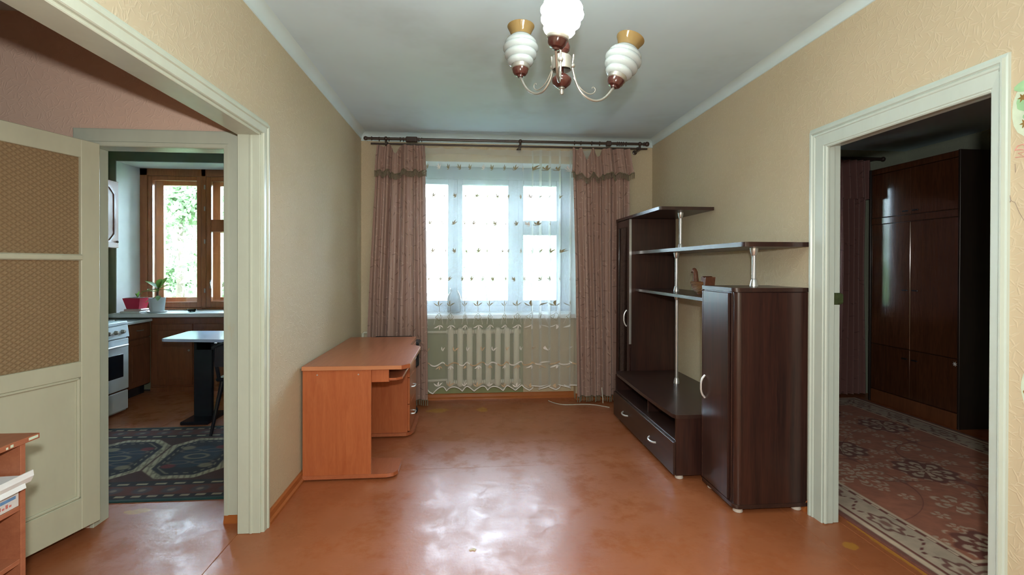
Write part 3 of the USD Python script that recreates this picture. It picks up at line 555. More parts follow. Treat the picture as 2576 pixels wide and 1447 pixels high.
# ---------------------------------------------------------------- satin curtains
def curtain(name, label, xt, xb, zt, zb, y0, folds, amp, hooks, vz, vx, seed):
    r = np.random.default_rng(seed)
    ph = r.uniform(0, 6, 4)
    def sag(u):
        s = np.zeros_like(u)
        for a, b_, d in hooks:
            k = np.clip((u-a)/(b_-a), 0, 1); s = s+np.where((u > a) & (u < b_), d*np.sin(PI*k)**1.3, 0)
        return s
    def wave(u, v, f=1.0):
        q = u+0.025*np.sin(5*u+ph[0])+0.012*np.sin(11*u+ph[3])
        lean = 0.03*(1-v)*np.sin(6*u+ph[2])
        w = 0.72*np.sin(2*PI*folds*(q+lean)+ph[1])+0.38*np.sin(2*PI*folds*1.73*(q+lean)+ph[2]+0.8*v)+0.16*np.sin(2*PI*folds*2.9*q+ph[3])*(0.4+0.6*v)
        return w*(0.8+0.2*np.sin(7*u+ph[2]))*f
    def S(u, v, front=0.0, zlo=None):
        x = (xt[0]+(xt[1]-xt[0])*u)*v**1.2+(xb[0]+(xb[1]-xb[0])*u)*(1-v**1.2)
        zz = zb+(zt-zb)*v-sag(u)*np.clip((v-0.8)/0.2, 0, 1)
        y = y0-front+amp*(0.62+0.38*(1-v))*wave(u, v)+0.006*np.sin(9*v+6*u)
        return x, y, zz
    t = Thing(name, label, 'curtain', ((xt[0]+xt[1])/2, y0, 0))
    t.add('panel', grid(lambda U, V: S(U, V), 150, 50), m_curtain, smooth=True)
    # valance: its own shorter, wider layer in front
    v0 = (vz-zb)/(zt-zb)
    def VS(u, v):
        vv = v0+(1-v0)*v
        x, y, zz = S(u, vv)
        cx = (vx[0]+vx[1])/2
        xw = vx[0]+(vx[1]-vx[0])*u
        x = x*v**0.7+xw*(1-v**0.7)
        y = y-0.016-0.035*(1-v)
        zz = zz-0.016*(1-v)*wave(u, v)
        return x, y, zz
    va = t.add('valance', grid(VS, 150, 14), m_curtain, smooth=True)
    def fringe(sf, n, ln, wd, dy):
        out = []
        us = np.linspace(0.004, 0.996, n)
        x, y, z = sf(us, np.zeros_like(us))
        for i in range(n): out.append(box(x[i]-wd/2, x[i]+wd/2, y[i]-dy-0.0025, y[i]-dy+0.0025, z[i]-ln, z[i]+0.006, 0.001))
        return cat(out)
    us = np.linspace(0, 1, 150)
    x, y, z = VS(us, np.zeros_like(us))
    band = [tube(np.column_stack([x, y-0.003, z+0.004]), 0.005, 6)]
    t.add('fringe', cat(band+[fringe(VS, 64, 0.050, 0.0056, 0.003)]), m_fringe, parent=va, kind='stuff')
    x, y, z = S(us, np.zeros_like(us))
    t.add('hem_fringe', cat([tube(np.column_stack([x, y, z+0.004]), 0.004, 6), fringe(lambda u, v: S(u, v), 30, 0.05, 0.010, 0.0)]), m_fringe, kind='stuff')
    return S
curtain('curtain', 'pinkish brown satin curtain with fringed valance, left of the window behind the desk', (-0.89, -0.435), (-1.005, -0.40), 2.535, 0.062, 4.770, 6.0, 0.044, [(0.28, 0.50, 0.085), (0.02, 0.26, 0.02)], 2.275, (-0.905, -0.415), 3)
curtain('curtain', 'pinkish brown satin curtain with fringed valance, right of the window beside the wall unit', (1.02, 1.60), (1.075, 1.60), 2.548, 0.062, 4.770, 6.0, 0.044, [(0.15, 0.34, 0.115), (0.36, 0.53, 0.085), (0.01, 0.13, 0.02)], 2.285, (1.0, 1.635), 5)

# ---------------------------------------------------------------- net curtain
TX0, TX1, TZ0, TZ1, TY = -0.62, 1.20, 0.118, 2.54, 4.838
def TS(u, v):
    x = TX0+(TX1-TX0)*u
    d = np.clip((u-0.60)/0.15, 0, 1); d = d*d*(3-2*d)
    ph = 2*PI*(10*u+7*d*(u-0.6))+1.1*np.sin(9*u)
    y = TY+(0.010+0.013*d)*np.sin(ph)*(0.6+0.4*(1-v))+0.008*np.sin(31*u+1.3)*(1-0.5*v)+0.004*np.sin(3*v+8*u)
    x = x+(0.012+0.020*d)*np.cos(ph)
    bl = 0.045*np.abs(np.sin(PI*u*13.5))-0.03*np.exp(-((u-0.13)/0.025)**2)
    z = TZ0+bl+(TZ1-TZ0-bl)*v-0.012*np.abs(np.sin(PI*u*11))*np.clip((v-0.9)/0.1, 0, 1)
    return x, y, z
t = Thing('net_curtain', 'sheer white net curtain with embroidered twigs and a scalloped hem over the window', 'net curtain', ((TX0+TX1)/2, TY, 0))
t.add('panel', grid(TS, 320, 46), m_tulle, smooth=True)
t.add('heading_tape', grid(lambda U, V: (TS(U, 0.975+0.025*V)[0], TS(U, 0.975+0.025*V)[1]-0.003, TS(U, 0.975+0.025*V)[2]), 200, 3), m_tulle, smooth=True)
def on_net(u, z):
    x, y, z1 = TS(u, (z-TZ0)/(TZ1-TZ0)); return np.column_stack([x, y-0.0025, z])
def emb_leaf(u, z, ang, ln, wd):
    """a lens shaped stitched leaf lying on the net"""
    s = np.array([0, 0.25, 0.5, 0.75, 1.0]); w = np.array([0, 0.8, 1, 0.7, 0])*wd/2
    bend = 0.12*ln*np.sin(PI*s)
    a = np.concatenate([np.column_stack([s*ln, w+bend]), np.column_stack([s[3:0:-1]*ln, bend[3:0:-1]-w[3:0:-1]])])
    c, s_ = math.cos(ang), math.sin(ang); du = (a[:, 0]*c-a[:, 1]*s_)/(TX1-TX0); dz = a[:, 0]*s_+a[:, 1]*c
    p = on_net(np.clip(u+du, 0, 1), z+dz); f = [[0, i, i+1] for i in range(1, len(p)-1)]
    return trimesh.Trimesh(p, f, process=False)
def emb_line(pts, w):
    pts = np.asarray(pts, float); out = []
    p = on_net(np.clip(pts[:, 0], 0, 1), pts[:, 1]); return tube(p, w/2, 5)
def rowz(py): return 1.37-(py-674.0)*4.84/1220
gold, white, peach = [], [], []
er = np.random.default_rng(11)
def put(col, m): (gold, white, peach)[col].append(m)
for py, n, ln, off in ((427, 17, 0.058, 0.0), (497, 17, 0.044, 0.5), (566, 17, 0.050, 0.25), (635, 17, 0.048, 0.6), (705, 17, 0.046, 0.1)):
    for k in range(n):
        u = (k+off)/n+er.normal(0, 0.004)
        if not 0.01 < u < 0.99: continue
        a0 = PI/2+er.normal(0, 0.25); c = 0 if (k % 4 != 3) else 1
        for da, l in ((0.55, 0.75), (0.1, 1.0), (-0.35, 0.8), (1.5, 0.45)):
            put(c, emb_leaf(u, rowz(py)-0.02, a0+da, ln*l, 0.0062))
SX = TX1-TX0
for k in range(14):       # the deep embroidered border
    u = (k+0.4)/14; c = 0 if k % 2 else 1
    z = rowz(775)
    for da in (-0.8, 0, 0.8): put(0, emb_leaf(u, z, PI/2+da, 0.062-0.014*abs(da), 0.0065))
    put(0, emb_line([(u, z), (u, rowz(788))], 0.003))
    zd = rowz(802); hw = 0.026/SX; hh = 0.037
    put(0, emb_line([(u-hw, zd), (u, zd+hh), (u+hw, zd), (u, zd-hh), (u-hw, zd)], 0.0045))
    put(0, emb_line([(u-hw*.4, zd-hh*.5), (u-hw*.2, zd+hh*.5)], 0.004)); put(0, emb_line([(u+hw*.2, zd-hh*.5), (u+hw*.4, zd+hh*.5)], 0.004))
    put(1, emb_line([(u-0.02+0.04*q, rowz(788)-0.13*4*(q-.5)**2) for q in np.linspace(0, 1, 9)], 0.003))
    for da in (-0.9, 0.0, 0.9): put(1, emb_leaf(u, rowz(822), -PI/2+da, 0.05, 0.010))
    u2 = u+0.02
    for da in (0.5, 1.4): put(1+k % 2, emb_leaf(min(u2, 0.99), rowz(888), da+0.4, 0.05, 0.012))
    us = np.linspace(u-0.5/14, u+0.5/14, 15); zz = rowz(921)+0.016*np.sin((us-u)*14*2*PI)
    for dz in (0, 0.007): put(1+k % 2, emb_line(np.column_stack([us, zz+dz]), 0.006))
    for da in (-0.7, 0, 0.7): put(2-k % 2, emb_leaf(u, rowz(924), -PI/2+da, 0.042, 0.011))
    zb = TS(np.array([u]), np.array([0.0]))[2][0]
    for da in (-0.8, 0, 0.8): put(1+k % 2, emb_leaf(u, zb+0.022, PI/2+da, 0.05, 0.012))
us = np.linspace(0.0, 1, 400); xb_, yb_, zb_ = TS(us, np.zeros_like(us))
t.add('embroidery', cat(gold), m_emb_gold, kind='stuff', label='gold and olive stitched twigs')
t.add('embroidery', cat(peach), m_emb_peach, kind='stuff', label='peach stitched leaves along the hem')
t.add('embroidery', cat(white), m_emb_white, kind='stuff', label='white stitched twigs')
t.add('scalloped_hem', tube(np.column_stack([xb_, yb_-0.001, zb_+0.006]), 0.0055, 6), m_emb_white)

# ---------------------------------------------------------------- radiator
t = Thing('radiator', 'cream cast iron radiator under the window behind the net curtain', 'radiator', (0.16, 4.94, 0.10))
for i in range(8):
    x = -0.187+0.0950*i
    pcs = []
    for y in (4.915, 4.975):
        c_ = lathe([(0, 0.145), (0.012, 0.15), (0.022, 0.17), (0.020, 0.22), (0.020, 0.67), (0.022, 0.71), (0.014, 0.738), (0, 0.745)], 16, (0, 0, 0)); c_.vertices = c_.vertices*[1.5, 1.0, 1.0]+[x, y, 0]; pcs.append(c_)
    for z in (0.19, 0.70):
        pcs.append(box(x-0.030, x+0.030, 4.905, 4.985, z-0.03, z+0.03, 0.012)); pcs.append(cyl((x-0.046, 4.945, z), (x+0.046, 4.945, z), 0.024, 16))
    pcs.append(box(x-0.006, x+0.006, 4.905, 4.985, 0.22, 0.70, 0.002))
    t.add('section', cat(pcs), m_rad)
t.add('pipe', tube([(-0.22, 4.945, 0.70), (-0.45, 4.945, 0.70), (-0.72, 4.94, 0.705), (-0.79, 4.882, 0.708), (-1.03, 4.885, 0.71), (-1.045, 4.885, 0.70), (-1.045, 4.885, 0.0)], 0.0135, 10), m_rad)
t.add('pipe', tube([(-0.22, 4.945, 0.215), (-0.60, 4.945, 0.20), (-0.72, 4.94, 0.20), (-0.79, 4.882, 0.20), (-1.0, 4.882, 0.20)], 0.0135, 10), m_rad)
for x in (0.02, 0.35): t.add('bracket', box(x, x+0.02, 4.94, 5.012, 0.655, 0.675), m_rad)
# glass jar on the sill
def jarprof(): return [(0.0, 0.0), (0.075, 0.003), (0.09, 0.02), (0.092, 0.10), (0.085, 0.14), (0.062, 0.175), (0.05, 0.185), (0.050, 0.205), (0.055, 0.21), (0.050, 0.212), (0.046, 0.205), (0.046, 0.186), (0.058, 0.172), (0.081, 0.138), (0.088, 0.10), (0.086, 0.02), (0.0, 0.008)]
t = Thing('glass_jar', 'round clear glass jar on the window sill behind the net curtain', 'jar', (-0.155, 4.985, 0.886))
m = lathe([(r*0.8, z*1.2) for r, z in jarprof()], 36, (-0.155, 4.985, 0.886)); t.add('body', m, m_jar, smooth=60)

# ---------------------------------------------------------------- desk
DZ = 0.732
t = Thing('computer_desk', 'orange brown veneered computer desk along the left wall', 'desk', (-0.75, 3.8, 0))
top = Polygon([(-1.05, 3.155), (-0.43, 3.148), (-0.385, 3.20), (-0.385, 3.875), (-0.40, 3.91), (-0.475, 3.985), (-0.475, 4.42), (-1.05, 4.42)])
t.add('desktop', prism(top, DZ-0.026, DZ), m_desk_top)
t.add('edge_band', cat([box(-0.3855, -0.3835, 3.205, 3.872, DZ-0.025, DZ-0.001, 0.0005), box(-1.05, -0.432, 3.1465, 3.1495, DZ-0.025, DZ-0.001, 0.0005)]), m_desk_edge)
t.add('side_panel', box(-1.05, -0.625, 3.165, 3.183, 0.034, DZ-0.026, 0.001), m_desk)
for x in (-0.96, -0.705): t.add('screw', cyl((x, 3.166, 0.675), (x, 3.1635, 0.675), 0.005, 10), m_alu)
fb = Polygon([(-1.05, 3.16), (-0.53, 3.16), (-0.485, 3.175), (-0.462, 3.21), (-0.462, 3.37), (-0.478, 3.41), (-0.515, 3.425), (-1.05, 3.425)])
t.add('foot_board', prism(fb, 0.012, 0.036), m_desk_top)
for x, y in ((-1.0, 3.2), (-0.55, 3.2), (-1.0, 3.39), (-0.55, 3.39)): t.add('foot', cyl((x, y, 0), (x, y, 0.013), 0.012, 12), m_black)
t.add('back_panel', box(-1.05, -1.034, 3.183, 3.93, 0.25, DZ-0.026, 0.001), m_desk)
t.add('rail', box(-0.628, -0.518, 3.19, 3.206, 0.618, DZ-0.026, 0.001), m_desk)
t.add('rail', box(-0.628, -0.518, 3.905, 3.921, 0.618, DZ-0.026, 0.001), m_desk)
tray = Polygon([(-0.95, 3.215), (-0.475, 3.215), (-0.44, 3.25), (-0.44, 3.87), (-0.455, 3.895), (-0.95, 3.895)])
tp = t.add('keyboard_tray', prism(tray, 0.622, 0.638), m_desk_top)
t.add('tray_edge', box(-0.4405, -0.4385, 3.252, 3.868, 0.6225, 0.6375, 0.0004), m_desk_edge, parent=tp)
t.add('pedestal', cat([box(-1.03, -0.492, 3.93, 3.946, 0.036, DZ-0.026, 0.001), box(-1.03, -0.492, 4.37, 4.386, 0.036, DZ-0.026, 0.001), box(-1.05, -1.034, 3.93, 4.386, 0.036, DZ-0.026, 0.001), box(-1.03, -0.5, 3.946, 4.37, 0.04, 0.056, 0.001)]), m_desk)
for i, (z0, z1) in enumerate(((0.475, 0.700), (0.262, 0.471), (0.046, 0.258))):
    d = t.add('drawer', box(-0.492, -0.474, 3.934, 4.382, z0, z1, 0.002), m_desk)
    zc = (0.600, 0.376, 0.154)[i]
    t.add('handle', cat([tube([(-0.474, 4.04, zc), (-0.452, 4.045, zc), (-0.447, 4.06, zc), (-0.447, 4.12, zc), (-0.452, 4.135, zc), (-0.474, 4.14, zc)], 0.0062, 8)]), m_handle, parent=d)
pb = Polygon([(-1.05, 3.915), (-0.50, 3.915), (-0.465, 3.95), (-0.445, 4.01), (-0.445, 4.40), (-1.05, 4.40)])
t.add('foot_board', prism(pb, 0.012, 0.036), m_desk_top)
for x, y in ((-1.0, 3.96), (-0.55, 3.96), (-1.0, 4.36), (-0.52, 4.36)): t.add('foot', cyl((x, y, 0), (x, y, 0.013), 0.012, 12), m_black)

# ---------------------------------------------------------------- office chair behind the desk
t = Thing('office_chair', 'black office chair on castors, mostly hidden behind the far end of the desk', 'chair', (-0.72, 4.585, 0))
cx, cy = -0.715, 4.56
t.add('seat', box(cx-0.20, cx+0.20, cy-0.13, cy+0.13, 0.41, 0.47, 0.02), m_black)
t.add('backrest', box(cx-0.18, cx+0.18, cy+0.115, cy+0.145, 0.50, 0.70, 0.012), m_black)
t.add('column', cat([cyl((cx, cy, 0.10), (cx, cy, 0.42), 0.025, 16), box(cx-0.02, cx+0.02, cy+0.11, cy+0.13, 0.42, 0.52, 0.004)]), m_black)
for s in (-1, 1):
    xx = cx+s*0.232
    t.add('armrest', cat([box(xx-0.026, xx+0.026, cy-0.115, cy+0.10, 0.645, 0.675, 0.011), box(xx-0.017, xx+0.017, cy-0.03, cy+0.035, 0.44, 0.65, 0.008), box(min(xx, cx+s*0.18), max(xx, cx+s*0.18)+0.0, cy-0.03, cy+0.035, 0.425, 0.45, 0.006)]), m_black)
for k in range(5):
    a = math.radians(-8+72*k); rx, ry = 0.215, 0.125
    ex, ey = cx+rx*math.cos(a), cy+ry*math.sin(a)
    t.add('base_arm', tube([(cx, cy, 0.115), (cx+0.5*rx*math.cos(a), cy+0.5*ry*math.sin(a), 0.105), (ex, ey, 0.085)], [0.024, 0.018, 0.014], 10), m_black)
    t.add('castor', cat([cyl((ex-0.004, ey-0.022, 0.0325), (ex-0.004, ey-0.004, 0.0325), 0.0325, 18), cyl((ex-0.004, ey+0.004, 0.0325), (ex-0.004, ey+0.022, 0.0325), 0.0325, 18), cyl((ex, ey, 0.03), (ex, ey, 0.09), 0.008, 10)]), m_black)

# ---------------------------------------------------------------- wall unit on the right
WXF, WXB = 1.466, 1.882
def bow(p0, p1, out, r=0.006, n=9, flat=False):
    """bow handle between two points, standing OUT away"""
    p0, p1, out = map(np.asarray, (p0, p1, out)); s = np.linspace(0, 1, n)
    k = np.minimum(1, 3.2*np.minimum(s, 1-s)+0.0)**0.6
    return tube([p0+(p1-p0)*q+out*kk for q, kk in zip(s, k)], r, 10)
# tall cabinet
t = Thing('tall_cabinet', 'dark wenge cabinet with rounded front corner next to the bedroom doorway', 'cabinet', (1.67, 2.735, 0))
def rounded(x0, y0, x1, y1, r):   # front near corner rounded
    c = [(x0+r-r*math.cos(a), y0+r-r*math.sin(a)) for a in np.linspace(0, PI/2, 8)]
    return [(x0, y1)]+c+[(x1, y0), (x1, y1)]
y0, y1 = 2.552, 2.918
t.add('body', prism([(WXF, y1), (WXF, y0+0.052), (WXF+0.004, y0+0.048)]+rounded(WXF, y0, WXB, y1, 0.030)[1:], 0.052, 1.226), m_wenge, smooth=25)
t.add('top_board', prism(rounded(WXF-0.016, y0-0.004, WXB+0.002, y1+0.002, 0.034), 1.229, 1.252), m_wenge_top)
t.add('base_board', prism(rounded(WXF-0.010, y0-0.003, WXB+0.001, y1, 0.034), 0.030, 0.052), m_wenge_top)
d = t.add('door', box(WXF-0.016, WXF-0.001, y0+0.060, y1-0.012, 0.060, 1.221, 0.002), m_wenge)
t.add('edge_strip', box(WXF-0.017, WXF-0.001, y1-0.0118, y1-0.002, 0.060, 1.221, 0.001), m_wenge, parent=d)
t.add('handle', bow((WXF-0.016, 2.875, 0.560), (WXF-0.016, 2.875, 0.700), (-0.026, 0, 0), 0.0062), m_handle, parent=d)
for x, y in ((1.50, 2.59), (1.845, 2.59), (1.50, 2.88), (1.845, 2.88)): t.add('foot', lathe([(0, 0), (0.024, 0), (0.027, 0.004), (0.022, 0.03), (0, 0.03)], 18, (x, y, 0)), m_foot)
# television stand
t = Thing('television_stand', 'low dark wenge television stand with open niche and wide drawer', 'television stand', (1.6, 3.6, 0))
SX0, SY0, SY1 = 1.318, 2.992, 4.285
tp = Polygon([(1.305, 4.20), (1.300, 3.9), (1.292, 3.55), (1.296, 3.2), (1.302, 3.02), (1.315, 2.990), (1.345, 2.985), (WXB, 2.985), (WXB, 4.288), (1.33, 4.288)])
t.add('top_board', prism(tp, 0.396, 0.420), m_wenge_top)
t.add('side_panel', box(SX0, WXB, SY0, SY0+0.018, 0.03, 0.396, 0.001), m_wenge)
t.add('side_panel', box(SX0, WXB, SY1-0.018, SY1, 0.03, 0.396, 0.001), m_wenge)
t.add('niche_shelf', box(SX0, WXB-0.02, SY0+0.018, SY1-0.018, 0.238, 0.254, 0.001), m_wenge_top)
t.add('divider', box(SX0+0.05, WXB-0.02, 3.61, 3.626, 0.254, 0.396, 0.001), m_wenge)
t.add('back_panel', box(WXB-0.02, WXB-0.012, SY0+0.018, SY1-0.018, 0.03, 0.396, 0.001), m_wenge)
t.add('bottom', box(SX0, WXB-0.02, SY0+0.018, SY1-0.018, 0.03, 0.046, 0.001), m_wenge)
d = t.add('drawer', box(SX0-0.017, SX0-0.001, SY0+0.002, SY1-0.002, 0.034, 0.243, 0.0015), m_wenge_top)
for yy in (3.945, 3.345): t.add('handle', bow((SX0-0.017, yy-0.062, 0.138), (SX0-0.017, yy+0.062, 0.138), (-0.026, 0, -0.004), 0.0068), m_handle, parent=d)
for x, y in ((1.355, 3.03), (1.84, 3.03), (1.355, 3.62), (1.84, 3.62), (1.355, 4.24), (1.84, 4.24)): t.add('foot', lathe([(0, 0), (0.024, 0), (0.027, 0.004), (0.022, 0.03), (0, 0.03)], 18, (x, y, 0)), m_foot)
# display cabinet
t = Thing('display_cabinet', 'tall dark wenge cabinet with a glazed door beside the right curtain', 'cabinet', (1.67, 4.52, 0))
CY0, CY1 = 4.302, 4.695
t.add('side_panel', box(WXF, WXB, CY0, CY0+0.018, 0.03, 1.803, 0.001), m_wenge, label='dark side panel')
t.add('side_panel', box(WXF, WXB, CY1-0.018, CY1, 0.03, 1.803, 0.001), m_wenge)
t.add('back_panel', box(WXB-0.008, WXB-0.002, CY0+0.018, CY1-0.018, 0.03, 1.803, 0.001), m_wenge)
for z in (0.03, 0.46, 0.80, 1.14, 1.48): t.add('shelf', box(WXF+0.012, WXB-0.01, CY0+0.018, CY1-0.018, z, z+0.016, 0.001), m_wenge_top)
for x, y in ((1.50, 4.34), (1.845, 4.34), (1.50, 4.70), (1.845, 4.70)): t.add('foot', lathe([(0, 0), (0.024, 0), (0.027, 0.004), (0.022, 0.03), (0, 0.03)], 18, (x, y, 0)), m_foot)
t.add('top_board', prism([(1.448, CY1+0.008), (1.448, 3.625), (1.456, 3.606), (1.475, 3.600), (WXB, 3.600), (WXB, CY1+0.008)], 1.805, 1.830), m_wenge_top)
dx0, dx1 = WXF-0.017, WXF-0.001
d = t.add('door', cat([box(dx0, dx1, CY0+0.004, CY0+0.060, 0.06, 1.80, 0.0015), box(dx0, dx1, CY1-0.062, CY1-0.004, 0.06, 1.80, 0.0015), box(dx0, dx1, CY0+0.06, CY1-0.062, 1.735, 1.80, 0.0015), box(dx0, dx1, CY0+0.06, CY1-0.062, 0.06, 0.125, 0.0015)]), m_wenge)
t.add('glass', box(dx0+0.006, dx0+0.010, CY0+0.056, CY1-0.058, 0.12, 1.74, 0.0005), m_cabglass, parent=d)
t.add('edge_strip', box(dx0-0.002, dx1+0.004, CY0-0.002, CY0+0.0035, 0.66, 1.80, 0.001), m_alu, parent=d, label='bright aluminium edge strip')
t.add('handle', bow((dx0, 4.375, 0.815), (dx0, 4.375, 0.965), (-0.026, 0, 0), 0.0062), m_handle, parent=d)
# loose shelves on poles
single('wall_shelf', prism([(1.508, 4.301), (1.508, 2.585), (1.516, 2.558), (1.540, 2.548), (WXB+0.003, 2.548), (WXB+0.003, 4.301)], 1.481, 1.507), m_wenge_top, 'long dark upper shelf on silver poles, reaching the bedroom doorway', 'shelf')
single('wall_shelf', prism([(1.506, 4.301), (1.506, 2.921), (WXB, 2.921), (WXB, 4.301)], 1.145, 1.167), m_wenge_top, 'shorter dark lower shelf carrying the wicker bird', 'shelf')
def pole(name, label, x, y, z0, z1, cuts=()):
    t = Thing(name, label, 'support pole', (x, y, z0), group='silver poles of the dark wall unit')
    t.add('tube', cyl((x, y, z0+0.01), (x, y, z1-0.01), 0.0125, 20), m_alu)
    fl_ = [(0, 0), (0.0235, 0), (0.0235, 0.006), (0.021, 0.022), (0.0155, 0.042), (0.0125, 0.046), (0, 0.046)]
    t.add('socket', lathe(fl_, 24, (x, y, z0)), m_alu)
    t.add('socket', lathe(fl_, 24, (x, y, z1), (0, 0, -1)), m_alu)
pole('shelf_pole', 'silver pole between the upper shelf and the top board of the glazed cabinet', 1.70, 3.79, 1.5075, 1.8045)
pole('shelf_pole', 'silver pole between the two shelves beside the wicker bird', 1.672, 3.80, 1.167, 1.481)
pole('shelf_pole', 'long silver pole rising from the television stand', 1.676, 3.80, 0.420, 1.145)
pole('shelf_pole', 'silver pole standing on the tall cabinet near the doorway', 1.690, 2.755, 1.252, 1.481)
# wicker bird on the lower shelf
bxx, byy, bz = 1.69, 3.42, 1.167
t = Thing('wicker_bird', 'brown wicker duck shaped basket on the lower shelf', 'basket', (bxx, byy, bz))
a = 0.105
def bowl(U, V):
    th = U*2*PI; ph = V*PI/2
    rad = np.sin(ph)*0.9+0.1
    return bxx+0.062*rad*np.cos(th), byy-0.01+a*rad*np.sin(th), bz+0.078*(1-np.cos(ph))
t.add('basket', grid(bowl, 40, 12), m_wicker, smooth=True)
th = np.linspace(0, 2*PI, 41)
t.add('rim', cat([tube(np.column_stack([bxx+0.063*np.cos(th), byy-0.01+(a+0.001)*np.sin(th), np.full(41, bz+0.078+dz)]), 0.0055, 8) for dz in (0, 0.010)]), m_wicker)
t.add('base', cyl((bxx, byy-0.01, bz), (bxx, byy-0.01, bz+0.012), 0.035, 24), m_wickerdark)
nk = [(bxx, byy+0.072, bz+0.070), (bxx, byy+0.082, bz+0.105), (bxx, byy+0.082, bz+0.135), (bxx, byy+0.088, bz+0.160), (bxx, byy+0.104, bz+0.174)]
t.add('neck', tube(nk, [0.026, 0.020, 0.017, 0.017, 0.016], 14), m_wickerdark)
h_ = t.add('head', ball((bxx, byy+0.106, bz+0.172), 0.021, 2, (0.85, 1.1, 0.95)), m_wickerdark)
t.add('beak', lathe([(0, 0), (0.010, 0.0), (0.008, 0.014), (0.003, 0.034), (0, 0.04)], 14, (bxx, byy+0.122, bz+0.168), (0, 1, -0.35)), m_wickerdark, parent=h_)
t.add('tail', cat([prism_axis([(byy-0.075, bz+0.03), (byy-0.130, bz+0.05), (byy-0.145, bz+0.128), (byy-0.118, bz+0.122), (byy-0.090, bz+0.134), (byy-0.070, bz+0.126)], bxx-0.035, bxx+0.035, 'x')]), m_wickerdark)

# ---------------------------------------------------------------- chandelier
HX, HY, HB = 0.362, 1.90, 2.05
t = Thing('chandelier', 'three armed ceiling chandelier with beaded milk glass shades, one lit', 'chandelier', (HX, HY, H))
t.add('canopy', lathe([(0, 2.67), (0.055, 2.67), (0.055, 2.66), (0.045, 2.63), (0.018, 2.61), (0, 2.61)], 28, (HX, HY, 0)), m_brownplastic)
t.add('stem', lathe([(0, 2.62), (0.008, 2.62), (0.008, 2.27), (0, 2.27)], 14, (HX, HY, 0)), m_silver)
t.add('stem_sleeve', lathe([(0, 2.345), (0.016, 2.345), (0.018, 2.30), (0.014, 2.268), (0, 2.268)], 20, (HX, HY, 0)), m_brownplastic)
t.add('upper_bowl', lathe([(0, 2.268), (0.020, 2.266), (0.022, 2.258), (0.028, 2.254), (0.033, 2.236), (0.030, 2.222), (0.018, 2.210), (0, 2.210)], 28, (HX, HY, 0)), m_brownplastic)
t.add('collar', lathe([(0, 2.213), (0.017, 2.213), (0.019, 2.205), (0.017, 2.199), (0, 2.199)], 24, (HX, HY, 0)), m_silver)
t.add('hub', lathe([(0.020, 2.200), (0.036, 2.199), (0.039, 2.193), (0.039, 2.150), (0.037, 2.146), (0.034, 2.150), (0.034, 2.192), (0.020, 2.196)], 32, (HX, HY, 0)), m_silver)
t.add('lower_bowl', lathe([(0, 2.132), (0.012, 2.132), (0.025, 2.124), (0.038, 2.112), (0.039, 2.104), (0.034, 2.090), (0.020, 2.078), (0, 2.076)], 28, (HX, HY, 0)), m_brownplastic)
t.add('inner_rod', lathe([(0, 2.20), (0.008, 2.20), (0.008, 2.13), (0, 2.13)], 14, (HX, HY, 0)), m_brownplastic)
t.add('finial', lathe([(0, 2.078), (0.012, 2.077), (0.012, 2.072), (0.007, 2.070), (0.0085, 2.056), (0.006, 2.050), (0, 2.049)], 18, (HX, HY, 0)), m_silver)
SH = [(0.032, 0.0), (0.040, 0.001), (0.050, 0.006), (0.056, 0.015), (0.055, 0.023), (0.0515, 0.028), (0.060, 0.032), (0.068, 0.040), (0.0695, 0.048), (0.067, 0.055), (0.0625, 0.059), (0.070, 0.063), (0.0755, 0.071), (0.076, 0.078), (0.072, 0.086), (0.0655, 0.090), (0.068, 0.094), (0.0685, 0.100), (0.063, 0.108), (0.055, 0.112), (0.054, 0.117), (0.047, 0.123), (0.042, 0.128)]
SH_IN = [(r-0.003, z) for r, z in SH[::-1]]
RIM = [(0.041, 0.127), (0.043, 0.138), (0.050, 0.155), (0.058, 0.170), (0.0585, 0.172), (0.056, 0.171), (0.047, 0.155), (0.040, 0.138), (0.038, 0.127)]
